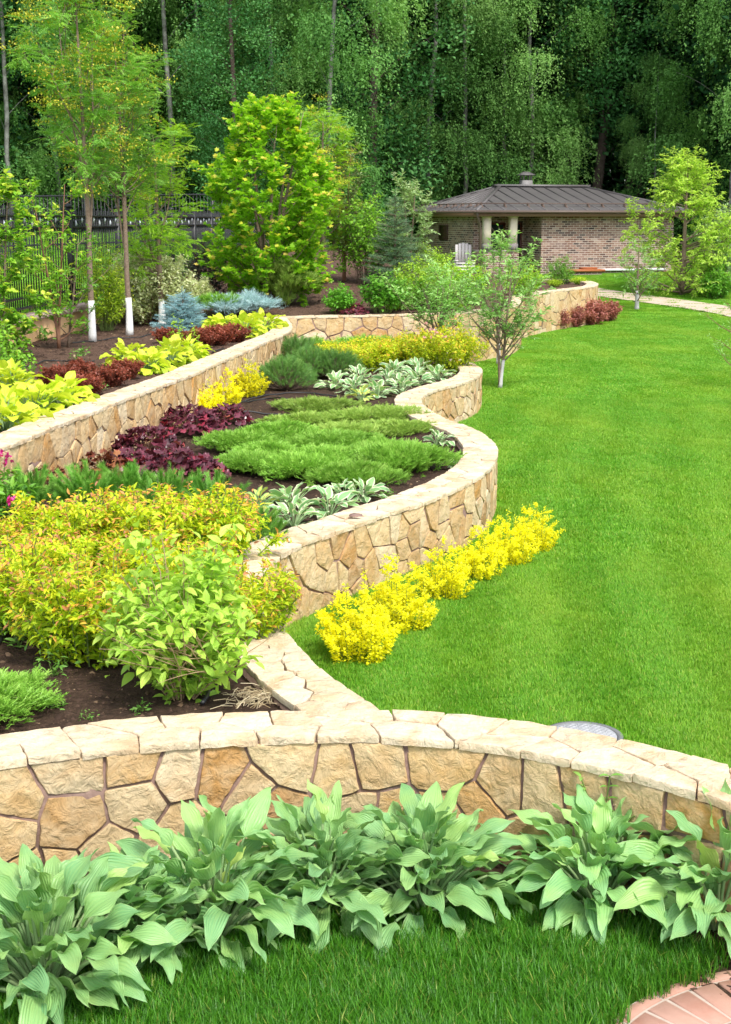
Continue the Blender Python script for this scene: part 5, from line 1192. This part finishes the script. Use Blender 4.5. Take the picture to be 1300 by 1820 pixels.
# ---- back of the middle bed
MP = [dome_pine(100 + i, .62, .62, 330, .11, M['dpine'], T=tbrush(30, .55, .05, 60, 7), name='mountain_pine_%s' % 'ab'[i]) for i in range(2)]
for (px, py, v, sc, lab) in ((508, 694, 0, .82, 'dark mountain pine nearest the yellow barberries'), (552, 672, 1, .82, 'dark mountain pine next to the far golden spirea'), (528, 655, 0, .88, 'dark mountain pine close to the end of the upper wall'), (600, 672, 1, .75, 'dark mountain pine under the far golden spirea'),):
    put('mountain_pine', MP[v], atM(px, py), lab, 'pine', 'dark mountain pines', px * .1, sc)
put('juniper', JU[1], atM(570, 640), 'green juniper behind the mountain pines under the far wall', 'juniper', 'bright green spreading junipers', 2., (1.6, 1.3, 1.4)); put('juniper', JU[2], atM(655, 634), 'green juniper behind the far golden spireas under the far wall', 'juniper', 'bright green spreading junipers', 1., (1.6, 1.3, 1.6))
S2 = [shrub(104 + i, .72, .8, 64, 40, .075, T_L, (M['spirea2'], GTWIG), upright=.7, base=.55, fill=.03, side=3, tipr=.14, flat=True, name='lime_spirea_%s' % 'ab'[i], lup=.45) for i in range(2)]
for (px, py, v, sc, lab) in ((602, 662, 0, .7, 'golden spirea behind the mountain pine at the back of the middle bed'), (660, 658, 1, .75, 'golden spirea in the centre behind the far striped hostas'), (710, 652, 0, .75, 'golden spirea left of the pink flowered one')):
    put('golden_spirea', S2[v], atM(px, py), lab, 'shrub', 'golden spireas at the back of the middle bed', px * .1, sc)
fls = []; g = rng_(107)
for i in range(9):
    c = A([-.45 + .5 * g.random(), -.5 + .4 * g.random(), .5 + .3 * g.random()]); k = 14; fl = MB(); fl.leaves(T_QW, c + g.normal(0, 1, (k, 3)) * [.018, .018, .008], g.normal(0, 1, (k, 3)) + [0, 0, .8], .04, g.random(k)); fls.append(('flower', fl.mesh('pink_flower', M['pink'])))
put('golden_spirea', S2[1] + fls, atM(785, 658), 'tall golden spirea with pink flowers where the wall cap curls round', 'shrub', 'golden spireas at the back of the middle bed', 0, (.95, .95, 1.0))

# ---- upper terrace: golden hostas, red barberries, blue spruces
GH = [hosta_parts('golden_hosta_%s' % 'abc'[i], M['ghosta'], 110 + i, 115, .4, .25, .165, .10, rows=7, cols=6, wave=.3, droop=1.1, el=(74, 8)) for i in range(3)]
for (px, py, v, sc, lab) in ((10, 768, 0, 1.1, 'golden hosta spilling on the upper wall cap at the left photo edge'), (62, 738, 1, 1.05, 'golden hosta on the upper wall cap near the left edge'), (112, 728, 2, .95, 'golden hosta left of the nearest red barberries'), (20, 700, 2, 1.0, 'golden hosta at the back of the nearest group on the upper terrace'), (225, 650, 0, .9, 'golden hosta at the left of the middle group on the upper terrace'), (262, 664, 1, 1.0, 'golden hosta lowest of the middle group, next to the darkest red barberry'), (300, 652, 2, 1.05, 'golden hosta in the centre of the middle group on the upper terrace'), (335, 642, 0, .95, 'golden hosta at the right of the middle group by the wall cap'),
    (392, 592, 1, 1.0, 'golden hosta at the left of the farthest group, before the pale blue spruce'), (432, 600, 2, 1.1, 'golden hosta in the centre of the farthest group'), (470, 594, 0, 1.1, 'golden hosta at the far end of the upper wall')):
    put('golden_hosta', GH[v], atU(px, py), lab, 'hosta', 'golden hostas on the upper terrace', px * .1, sc * 1.2)
RB = [shrub(115 + i, .28, .3, 36, 40, .045, T_QW, (M['rbarb'], RBARK), upright=.7, base=.4, fill=.05, side=3, flat=True, name='red_barberry_%s' % 'ab'[i], jit=.012, lup=.4) for i in range(2)]
for (px, py, v, sc, lab) in ((102, 690, 0, .95, 'dwarf red barberry nearest the left golden hostas'), (140, 678, 1, .95, 'dwarf red barberry at the back of the near row'), (152, 704, 0, .9, 'dwarf red barberry with a greenish foot beside the wall cap'), (195, 688, 1, .95, 'dwarf red barberry in the near row, second from its right end'), (226, 672, 0, .85, 'darkest dwarf red barberry touching the middle golden hostas'),
    (355, 618, 1, 1.1, 'dwarf red barberry at the left of the far row'), (385, 614, 0, 1.15, 'dwarf red barberry in the middle of the far row'), (415, 608, 1, 1.1, 'dwarf red barberry before the farthest golden hostas'), (298, 610, 0, .9, 'dwarf red barberry standing alone below the dark blue spruce')):
    put('red_barberry', RB[v], atU(px, py), lab, 'shrub', 'dwarf red barberries on the upper terrace', px * .1, sc)
put('blue_spruce', spruce(120, .62, .50, 9, 14, .13, M['bspruce'], T_BRS, 'dark_blue_spruce', .6), atU(326, 590), 'small dark blue spruce beside the third white painted trunk', 'spruce', None, 0, 1.15)
ls = juniper(121, .62, .5, .38, 900, .17, M['lspruce'], T=T_BRS, name='pale_spruce', lift=.3)
put('blue_spruce', ls, atU(405, 562), 'spreading pale blue spruce, left one of the pair', 'spruce', 'spreading pale blue spruces', 0, (1.0, 1, 1.1)); put('blue_spruce', ls, atU(450, 560), 'spreading pale blue spruce, right one of the pair by the wall corner', 'spruce', 'spreading pale blue spruces', 2, (1.0, 1, 1.25))
put('juniper', juniper(122, .5, .45, .45, 900, .13, M['jun'], name='upright_juniper', lift=.8), atU(388, 560), 'bright green juniper peeping out behind the pale blue spruces', 'juniper', None, 0, 1.1)
lw = shrub(123, .55, .16, 5, 22, .09, T_LN, (M['green'], GTWIG), upright=.95, base=.6, fill=.1, side=0, name='lily_stems', lup=.4)
put('lily', lw, atU(316, 622), 'upright leafy lily stems in front of the dark blue spruce', 'plant', 'lily stems', 0, 1.); put('lily', lw, atU(346, 626), 'upright leafy lily stems at the left of the far red barberries', 'plant', 'lily stems', 2, .8)

# ---- rowans with whitewashed trunks
rk = dict(tw=8, lpt=7, ls=.21, T=T_PIN, barkm=BARK, rise=1.2, twl=.45, droop=.05, rsq=.7, wmat=WHITE, fork=2)
p = atU(165, 607); m = mpp(p)
put('rowan_tree', tree(130, 645 * m, .46, 88 * m, p_oval, 32, leafm=M['rowan'], tr=.05, white=72 * m, lean=(-8 * m, .1), flower=(.22, .15, M['rflower']), name='rowan_a', **rk), p, 'tallest rowan with yellow flower heads and a whitewashed foot, nearest the tan wall', 'tree', 'rowans with whitewashed trunks')
p = atU(231, 596); m = mpp(p)
put('rowan_tree', tree(131, 520 * m, .49, 84 * m, p_oval, 30, leafm=M['rowan'], tr=.05, white=66 * m, lean=(6 * m, .1), flower=(.2, .15, M['rflower']), name='rowan_b', **rk), p, 'second rowan with yellow flower heads, its white foot slanting in front of the variegated dogwood', 'tree', 'rowans with whitewashed trunks', 1.2)
p = atU(289, 580); m = mpp(p); rk.update(tw=9, lpt=8, fork=2)
put('rowan_tree', tree(132, 330 * m, .34, 72 * m, p_oval, 18, leafm=M['rowany'], tr=.06, white=48 * m, lean=(3 * m, .1), name='rowan_c', **rk), p, 'smaller bright leaved rowan behind the white edged dogwood', 'tree', 'rowans with whitewashed trunks', 2.2)

# ---- left edge: pear and two thin fruit saplings, yellow bush, white edged dogwood
p = atU(8, 645); m = mpp(p)
put('pear_tree', tree(135, 310 * m, .08, 60 * m, p_round, 30, 11, 15, .085, T_LW, M['fresh'], BARK, tr=.03, rise=.7, twl=.3, name='pear', tipr=.25, multi=2), p, 'leafy pear sapling at the left photo edge', 'tree', 'young fruit trees on the upper terrace')
p = atU(106, 620); m = mpp(p)
put('cherry_sapling', tree(136, 285 * m, .12, 72 * m, p_vase, 18, 6, 9, .095, T_L, M['fresh'], RBARK, tr=.028, rise=.9, twl=.3, name='sapling_a', tipr=.2, multi=2, lean=(-.05, 0)), p, 'loose many stemmed sapling left of the first whitewashed trunk', 'tree', 'young fruit trees on the upper terrace')
p = atU(122, 618); m = mpp(p)
put('cherry_sapling', tree(137, 190 * m, .15, 92 * m, p_vase, 12, 5, 9, .07, T_L, M['mid'], BARK, tr=.022, rise=.8, twl=.28, name='sapling_b', lean=(.25, 0)), p, 'low wide sapling whose branch crosses in front of the first whitewashed trunk', 'tree', 'young fruit trees on the upper terrace')
p = atU(0, 690); put('bush', shrub(138, .75, .5, 24, 18, .075, T_LW, (M['fresh'], GTWIG), name='edge_bush', upright=.6, side=2), p, 'yellow green bush under the pear at the left photo edge', 'shrub')
p = atU(190, 588); m = mpp(p)
put('yellow_bush', shrub(140, 150 * m, 46 * m, 50, 40, .075, T_LN, (M['lime'], GTWIG), name='yellow_bush', upright=.6, side=3, tipr=.1), p, 'fine leaved yellow green bush between the first two whitewashed trunks', 'shrub')
p = atU(268, 575); m = mpp(p)
WD = shrub(141, 138 * m, 92 * m, 76, 52, .10, T_L, (M['wdog'], RBARK), name='white_dogwood', upright=.55, side=4, low=.15, fill=.1)
put('variegated_dogwood', WD, p, 'big cream and white variegated dogwood behind the second whitewashed trunk', 'shrub', 'variegated dogwoods')
p = atU(352, 545); put('variegated_dogwood', WD, p, 'small cream variegated dogwood before the dark purple bush', 'shrub', 'variegated dogwoods', 1.3, .42)
p = atU(372, 530); m = mpp(p)
put('dark_bush', shrub(142, 105 * m, 58 * m, 36, 26, .085, T_L, (M['dark'], RBARK), name='dark_bush', upright=.6, side=3), p, 'dark purple leaved bush left of the maple', 'shrub')

# ---- maple and its neighbours behind the far wall
p = atU(478, 540); m = mpp(p)
put('maple_tree', tree(150, 330 * m, .07, 112 * m, lambda t: .55 + 3 * t if t < .15 else (1.0 if t < .4 else 1.02 - .95 * (t - .4) ** 1.1 / .6), 88, 13, 15, .125, T_MAP, M['maple'], BARK, tr=.07, rise=.9, twl=.45, tipr=.09, name='maple', lean=(8 * m, 0), multi=5, mspr=.5), p, 'bright yellow green maple with orange shoot tips', 'tree')
p = atU(575, 505); m = mpp(p)
put('rowan_tree', tree(151, 290 * m, .2, 62 * m, p_oval, 26, 7, 7, .22, T_PIN, M['rowany'], BARK, tr=.07, rise=.8, twl=.45, name='rowan_d', flower=(.3, .12, M['rflower'])), p, 'yellowish rowan half hidden behind the right side of the maple', 'tree')
p = atU(612, 500); m = mpp(p)
put('crab_apple', tree(152, 232 * m, .2, 40 * m, p_oval, 26, 7, 10, .085, T_L, M['reddish'], RBARK, tr=.05, rise=1.0, twl=.35, name='crab_apple', multi=2), p, 'upright bronze leaved crab apple right of the maple', 'tree')
p = atU(648, 505); m = mpp(p)
put('bush', shrub(153, 165 * m, 55 * m, 40, 26, .11, T_LW, (M['fresh'], BARK), name='tall_bush', upright=.7, side=3), p, 'tall fresh green bush between the crab apple and the spruce', 'shrub')
p = atU(728, 500); m = mpp(p)
put('silver_pear', tree(154, 165 * m, .1, 36 * m, p_round, 34, 8, 14, .10, T_LN, M['willow'], BARK, tr=.05, rise=.6, twl=.4, name='silver_pear', multi=2), p, 'pale grey green bushy tree against the left end of the brick house', 'tree')
p = atU(702, 512); m = mpp(p)
put('spruce_tree', spruce(155, 165 * m, 60 * m, 13, 11, .24, M['gspruce'], T_BRS, 'grey_spruce', .8, trunk=.05), p, 'grey green spruce with a bare lower trunk left of the brick house', 'spruce')
p = atU(508, 545); m = mpp(p)
put('juniper_bush', juniper(156, 62 * m, 50 * m, 100 * m, 2200, .20, M['jun2'], name='tall_juniper', lift=.9), p, 'loose grey green juniper bush under the maple', 'juniper')
HY = shrub(157, 1.0, .62, 34, 20, .13, T_LW, (M['hydr'], GTWIG), name='hydrangea', upright=.65, side=2, base=.4)
p = atU(605, 558); put('hydrangea', HY, p, 'smaller bright green hydrangea alone on the bare mulch', 'hydrangea', 'hydrangeas behind the far wall', 0, 52 * mpp(p) / 1.0); p = atU(680, 556); put('hydrangea', HY, p, 'larger dark green hydrangea beside the shrub thicket', 'hydrangea', 'hydrangeas behind the far wall', 2, 70 * mpp(p) / 1.0)
p = atU(625, 560); put('heuchera', HE[0], p, 'small purple heuchera on the far terrace at the foot of the hydrangea', 'heuchera', 'heucheras', 0, .75)
TH = [shrub(160 + i, 1.5, 1.1, 46, 28, .11, T_LW, (M['green'], BARK), name='thicket_%s' % 'ab'[i], upright=.6, side=3, fill=.1) for i in range(2)]
TH2 = shrub(163, 1.5, 1.0, 46, 26, .10, T_L, (M['mid'], BARK), name='thicket_c', upright=.6, side=3, fill=.1)
for (px, py, h, pr_, lab) in ((742, 545, 85, TH[0], 'yellow green shrub at the left end of the thicket before the house'), (790, 535, 70, TH[1], 'bright yellow green shrub in the middle of the thicket before the house'), (835, 540, 74, TH[0], 'bright yellow green shrub at the right end of the thicket, below the garden chair'), (718, 552, 60, TH2, 'mid green shrub next to the larger hydrangea'), (770, 552, 62, TH2, 'mid green shrub low in front of the thicket'), (818, 550, 58, TH2, 'dark green shrub behind the lawn tree on the far wall'), (765, 500, 62, TH[1], 'pale green shrub under the shuttered window of the house'), (930, 528, 62, TH[1], 'lime green shrub behind the lawn tree crown, under the porch'), (995, 505, 50, TH2, 'round green shrub at the foot of the long brick wall')):
    p = atU(px, py); put('shrub', pr_, p, lab, 'shrub', 'shrubs in front of the house', px * .1, h * mpp(p) / 1.5)
CO = shrub(164, .3, .4, 22, 16, .07, T_L, (M['lime'], GTWIG), name='low_cover', flat=True)
for (px, py, lab) in ((985, 510, 'low yellow green cushion plant on the second bulge of the far wall'), (1030, 506, 'low yellow green cushion plant at the tip of the far wall'), (940, 520, 'low yellow green cushion plant behind the recess of the far wall'), (700, 552, 'low yellow green cushion plant at the hydrangea foot'), (820, 551, 'low lime cushion plant on the cap of the far wall behind the lawn tree')): p = atU(px, py); put('cushion_plant', CO, p, lab, 'plant', 'cushion plants along the far wall', px, 14 * mpp(p) / .3)

# ---- trees standing on the lawn
p = atL(889, 690); m = mpp(p)
put('apple_tree', tree(170, 248 * m, .36, 100 * m, p_vase, 30, 8, 11, .10, T_LN, M['apple'], BARK, tr=.036, rise=1.3, twl=.38, name='apple_a', multi=2, mspr=.2, white=50 * m, wmat=LILAC, lean=(.05, 0), limb_r=.5), p, 'young fruit tree with a pale painted trunk, alone on the lawn by the far wall', 'tree', 'young trees on the lawn')
p = atL(886, 648); m = mpp(p)
put('apple_tree', tree(171, 205 * m, .4, 38 * m, p_oval, 12, 5, 9, .07, T_LN, M['apple'], BARK, tr=.035, rise=1.0, twl=.3, name='apple_b', white=40 * m, wmat=LILAC), p, 'thin pale trunked sapling just behind the lone lawn tree', 'tree', 'young trees on the lawn')
p = atM(778, 628); m = mpp(p)
put('plum_tree', tree(172, 150 * m, .35, 82 * m, p_vase, 24, 8, 10, .09, T_LN, M['apple'], BARK, tr=.035, rise=1.2, twl=.34, name='plum', multi=4, limb_r=.5), p, 'thin leaved many stemmed bush tree against the far wall', 'tree')
p = atL(1132, 551); m = mpp(p)
put('apple_tree', tree(173, 108 * m, .34, 42 * m, p_oval, 18, 6, 9, .11, T_LN, M['apple'], BARK, tr=.06, rise=.9, twl=.4, name='apple_c', white=34 * m, wmat=LILAC), p, 'small round crowned tree with a white trunk by the garden path', 'tree', 'young trees on the lawn')
p = atL(1212, 524); m = mpp(p)
LC = tree(174, 232 * m, .05, 86 * m, lambda t: .8 + .3 * math.sin(t * 3) if t < .6 else max(.25, 1.55 - 1.35 * t), 60, 12, 22, .13, T_LN, M['locust'], BARK, tr=.10, rise=.5, twl=.75, droop=.15, name='locust')
put('locust_tree', LC, p, 'pale lime tree with layered feathery foliage at the right end of the house', 'tree')
p = atL(1285, 512); m = mpp(p)
put('willow_bush', shrub(175, 160 * m, 62 * m, 46, 40, .20, T_LN, (M['willow'], BARK), name='willow_bush', upright=.6, side=4, fill=.05), p, 'pale green willow bush at the right photo edge', 'shrub')
p = atL(1272, 531); m = mpp(p)
put('round_bush', shrub(176, 58 * m, 36 * m, 40, 26, .14, T_L, (M['mid'], BARK), name='round_bush', upright=.5, side=3, fill=.05, low=.15), p, 'dark rounded bush under the pale lime tree at the right edge', 'shrub')
p = atL(1318, 690); m = mpp(p)
put('apple_tree', tree(177, 170 * m, .25, 95 * m, p_vase, 14, 5, 8, .06, T_LN, M['apple'], RBARK, tr=.03, rise=.6, twl=.3, name='apple_d', lean=(-.1, 0)), p, 'sparse sapling reaching in from the right photo edge', 'tree', 'young trees on the lawn')
PB = [shrub(180 + i, .62, .5, 36, 36, .075, T_QW, (M['pbarb'], RBARK), name='dusky_barberry_%s' % 'ab'[i], upright=.45, side=3, base=.3, fill=.1) for i in range(2)]
for (px, py, v, sc, lab) in ((958, 586, 0, .9, 'dusky red barberry nearest the lawn tree along the far wall'), (988, 584, 1, .95, 'dusky red barberry second from the lawn tree along the far wall'), (1020, 581, 0, 1.0, 'dusky red barberry in the middle below the second bulge of the far wall'), (1052, 577, 1, 1.15, 'tall dusky red barberry near the tip of the far wall'), (1080, 571, 0, 1.05, 'dusky red barberry farthest along the wall, beside the path')):
    put('dusky_barberry', PB[v], atL(px, py), lab, 'shrub', 'dusky red barberries under the far wall', px * .1, sc)

# ---- small things on the soil
WE = [shrub(190 + i, .14, .10, 5, 9, .06, T_LN, (M['weed'], GTWIG), name='seedling_%s' % 'ab'[i], upright=.4, side=0, base=.05, srad=.002, fill=.1) for i in range(2)]
for (px, py, f, v, sc, lab) in ((92, 1203, atM, 0, 1.0, 'leafy seedling on the bare soil left of the green bush'), (92, 1258, atM, 1, .85, 'grey green seedling in front of the bare soil near the front wall cap'), (155, 1282, atM, 0, .4, 'tiny bright seedling just behind the front wall cap'), (252, 1268, atM, 1, .6, 'tiny seedling at the foot of the leafy green bush'), (35, 1150, atM, 0, 1.3, 'tall pale weed at the edge of the golden spireas'), (148, 632, atU, 1, 1.4, 'pale green weed beside the first whitewashed trunk'), (135, 640, atU, 0, 1.0, 'small weed on the soil of the upper terrace'), (75, 605, atU, 1, 2.4, 'feathery green weed at the foot of the tan wall'), (183, 694, atU, 0, .8, 'small weed between red barberry and wall cap'), (240, 825, atM, 1, 1., 'bright seedling among the purple heucheras'), (480, 765, atM, 0, 1.0, 'pale weed beside the drip hoses'), (690, 885, atM, 1, .8, 'small weed by the wall cap right of the striped hostas'), (800, 828, atM, 0, .9, 'small weed on the soil inside the outermost bend')):
    put('seedling', WE[v], f(px, py), lab, 'weed', 'weeds on the soil', px * .3, sc)
def hose(pxs, f, label, r=.011):
    C = catmull([(*f(*q)[:2], 0) for q in pxs], .05, 1); fz = mid_s if f is atM else up_s; mb = MB(); mb.tube(np.c_[C, fz(C[:, 0], C[:, 1]) + .018 + .012 * np.sin(np.arange(len(C)) * .35)], r, 6, .5); tag(mb.build('drip_hose', HOSE, None, True), label, 'hose', 'drip hoses')
hose([(435, 715), (480, 703), (540, 702), (600, 706)], atM, 'black drip hose on the soil, uppermost below the mountain pines'); hose([(420, 722), (470, 710), (520, 716), (570, 722)], atM, 'black drip hose on the soil, middle one beside the yellow barberries'); hose([(395, 737), (450, 735), (520, 740)], atM, 'black drip hose on the soil, lowest one behind the junipers')
hose([(5, 662), (60, 652), (100, 642), (150, 648), (168, 642)], atU, 'black drip hose looping over the upper terrace left of the first white trunk'); hose([(30, 630), (52, 622), (50, 640), (25, 650), (-10, 652)], atU, 'curled black drip hose under the pear sapling'); hose([(120, 612), (150, 610), (200, 604), (250, 600), (300, 592)], atU, 'black drip hose running past the feet of the whitewashed trunks'); hose([(378, 628), (420, 616), (455, 606)], atU, 'black drip hose behind the far red barberries')
hose([(360, 1258), (372, 1245), (368, 1228), (355, 1220)], atM, 'dark hose end curling out of the soil at the foot of the leafy green bush', .013); hose([(-10, 1160), (8, 1135), (14, 1110), (10, 1095)], atM, 'dark hose end at the left photo edge under the golden spirea', .016)
mb = MB(); g = rng_(195); q = atM(455, 1247)
for i in range(130):
    a = g.uniform(0, 3.14); l = g.uniform(.05, .16); c = A([g.normal(0, .07), g.normal(0, .07), g.uniform(.005, .05)]); d = A([math.cos(a), math.sin(a), g.uniform(-.25, .25)]) * l / 2; mb.tube([c - d, c + [0, 0, .01], c + d], .0022, 3, g.random(), cap=False)
tag(mb.build('straw_heap', M['straw'], None, False, T_(q)), 'small heap of dry straw in the corner between the two wall caps', 'straw')
tag_ = plainmat('dark_flat_stone', (.2, .13, .11), .8, .2, noise=(9, (.3, .2, .17), .6))
mb = MB(); a = np.arange(7) * 2 * math.pi / 7; rr_ = A([.06, .05, .065, .05, .06, .055, .05]); ring = np.stack([rr_ * np.cos(a), rr_ * .7 * np.sin(a)], 1); mb.add(np.vstack([np.c_[ring, 0 * a], np.c_[ring * .92, 0 * a + .016]]), [[i, (i + 1) % 7, 7 + (i + 1) % 7, 7 + i] for i in range(7)] + [list(range(7, 14))])
q = G(632, 917, CAP1 + .012); tag(mb.build('stone_chip', tag_, None, False, T_(q)), 'small dark flat stone chip lying on the snaking wall cap', 'stone')
# bark and clods on the soil
def chips(name, n, poly, fz, y0, y1, x0, x1, label, big=1.0, seed=1):
    g = rng_(seed); x = g.uniform(x0, x1, n * 3); y = y0 + (y1 - y0) * g.random(n * 3) ** 1.6; k = inpoly(x, y, poly); x, y = x[k][:n], y[k][:n]; n = len(x); V = A([[0, 0, .5], [1, .2, -.1], [-.5, .8, -.1], [-.4, -.9, -.1], [.5, -.3, .35]]); F = [[0, 4, 2], [0, 2, 3], [0, 3, 4], [4, 1, 2], [4, 3, 1]]
    s = g.gamma(1.5, .006, n) * big; el = g.uniform(.3, 1.2, (n, 3)); an = g.uniform(0, 6.28, n); W = V[None] * s[:, None, None] * el[:, None]
    X = W[..., 0] * np.cos(an)[:, None] - W[..., 1] * np.sin(an)[:, None]; Y = W[..., 0] * np.sin(an)[:, None] + W[..., 1] * np.cos(an)[:, None]
    P = np.stack([X + x[:, None], Y + y[:, None], W[..., 2] + fz(x, y)[:, None] + .002], -1).reshape(-1, 3); Fs = (A(F)[None] + (np.arange(n) * 5)[:, None, None]).reshape(-1, 3); mb = MB(); mb.add(P, Fs, np.repeat(g.beta(1.2, 2.2, n), 5)); o = mb.build(name, CHIP); o['kind'] = 'stuff'; o['label'] = label
chips('soil_clods', 26000, MIDP, mid_s, 6.5, 24, -7, 3, 'dark clods and chips on the soil of the middle bed', 1.0, 1)
chips('bark_mulch', 26000, UPP, up_s, 10, 36, -7, 5, 'bark mulch on the upper terrace', 1.9, 2)

mb = MB(); g = rng_(200); n = 900; u = g.uniform(.3, wallF.L - .3, n); o = np.abs(g.normal(.2, .13, n)); P = wallF.at(u, o + .02, .018)
for p in P:
    a = g.uniform(0, 6.28); l = g.gamma(2, .008) + .006; d = A([math.cos(a), math.sin(a), 0]); s_ = A([-d[1], d[0], 0]) * l * g.uniform(.15, .5); mb.add([p - d * l - s_, p + d * l - s_, p + d * l + s_, p - d * l + s_, p + [0, 0, l * .35]], [[0, 1, 4], [1, 2, 4], [2, 3, 4], [3, 0, 4]], g.beta(1.2, 2.0))
o = mb.build('soil_litter', CHIP); o['kind'] = 'stuff'; o['label'] = 'bark bits on the soil at the foot of the front wall'
# ------------------------------------------------------------------ grass
def patch(seed, size, n, h, w, lean, bend=.5, mat='grass'):
    g = rng_(seed); x = g.uniform(-size / 2, size / 2, (n, 2)); hh = h * g.uniform(.55, 1.15, n); a = g.uniform(0, 6.28, n); l = g.normal(lean, .35, n)
    d = np.stack([np.cos(a) * .5 + l, np.sin(a) * .5, 0 * a], 1) * bend; sd = np.stack([-np.sin(a), np.cos(a), 0 * a], 1) * (w / 2 * g.uniform(.7, 1.3, n))[:, None]
    b = np.c_[x, 0 * a]; m = b + (d * .35 + [0, 0, .62]) * hh[:, None]; t = b + (d * 1.05 + [0, 0, 1.0]) * hh[:, None]; t[:, 2] -= .25 * hh * np.linalg.norm(d, axis=1)
    V = np.stack([b - sd, b + sd, m + sd * .8, m - sd * .8, t], 1).reshape(-1, 3); k = np.arange(n)[:, None] * 5; mb = MB()
    mb.add(V, np.concatenate([k + A([[0, 1, 2]]), k + A([[0, 2, 3]]), k + A([[3, 2, 4]])]), np.repeat(np.where(g.random(n) < .04, .97, g.beta(2, 2, n) * .88), 5)); return mb.mesh('grass_patch', M[mat])
def allowed(x, y, m=.05):
    ok = np.ones(len(x), bool)
    ok &= ~inpoly(x, y, MIDP) & ~inpoly(x, y, UPP)
    for W in (wallF, wallS, wallU, wallR): ok &= dist_line(x, y, W.off(-TW / 2)[::6]) > TW / 2 + min(m, .3)
    ok &= np.hypot(x - mc[0], y - mc[1]) > mr + m; ok &= np.hypot(x - PAVC[0], y - PAVC[1]) > PAVR + m * .8
    ok &= dist_line(x, y, pp[::3]) > .72 + m; ok &= dist_line(x, y, fl_[::8]) > .25
    hx, hy = (x - hw[0]) * ca + (y - hw[1]) * sa, -(x - hw[0]) * sa + (y - hw[1]) * ca; ok &= ~((hx > .2) & (hx < 7.5) & (hy > .2) & (hy < 6.9)); return ok
fl_ = FP_.p
def field(name, y0, y1, step, kit, label, seed, m=.05, xr=lambda y: (-.42 * y - 1.2, .42 * y + 1.2), sc=(.85, 1.15), extra=None):
    g = rng_(seed); P = []
    for y in np.arange(y0, y1, step):
        a, b = xr(y); x = np.arange(a, b, step); P.append(np.stack([x + g.uniform(-.4, .4, len(x)) * step, y + g.uniform(-.4, .4, len(x)) * step], 1))
    P = np.concatenate(P); k = allowed(P[:, 0], P[:, 1], m)
    if extra is not None: k &= extra(P[:, 0], P[:, 1])
    P = P[k]; n = len(P); q = P[:, 0] - .10 * P[:, 1] + .9 * np.sin(P[:, 1] * .16); st = np.floor(q / .45).astype(int) % 2
    rot = np.where(st == 0, math.pi / 2, -math.pi / 2) + g.normal(0, .35, n)
    return scatter(name, np.c_[P, terrain(P[:, 0], P[:, 1]) - .006], rot, g.uniform(*sc, n), g.integers(0, len(kit), n), kit, label)
def front_side(x, y):                          # in front of the near wall
    fy = np.interp(x, wallF.p[:, 0], wallF.p[:, 1]); return y < fy - .34 - .08 * np.sin(x * 5.3) - .05 * np.sin(x * 13.)
def behind(x, y): return y > np.interp(x, wallF.p[:, 0], wallF.p[:, 1]) + .05
K1 = [patch(301 + i, .16, 300, .105, .0042, .1, .7, 'shaded_tallgrass') for i in range(4)]
field('front_grass', 4.0, 6.6, .075, K1, 'tall grass below the big hostas, shade put into its darker green', 1, .03, lambda y: (-2.6, 2.6), (.75, 1.2), front_side)
K2 = [patch(311 + i, .22, 420, .042, .0042, .4, .8) for i in range(4)]
field('lawn_grass', 6.0, 12.5, .13, K2, 'mown lawn near the front wall', 2, .05, lambda y: (-1.6, .36 * y + 1.4), (.8, 1.15), behind)
K3 = [patch(321 + i, .45, 620, .048, .008, .4, .8) for i in range(3)]
field('lawn_grass', 12.4, 24, .27, K3, 'mown lawn in the middle distance', 3, .12, lambda y: (-1, .38 * y + 1.5), (.8, 1.1))
K4 = [patch(331 + i, .9, 1000, .034, .016, .5, .8) for i in range(3)]
field('lawn_grass', 23.8, 58, .55, K4, 'mown lawn far behind', 4, .6, lambda y: (-.5 * y, .42 * y + 1.5), (.8, 1.1))
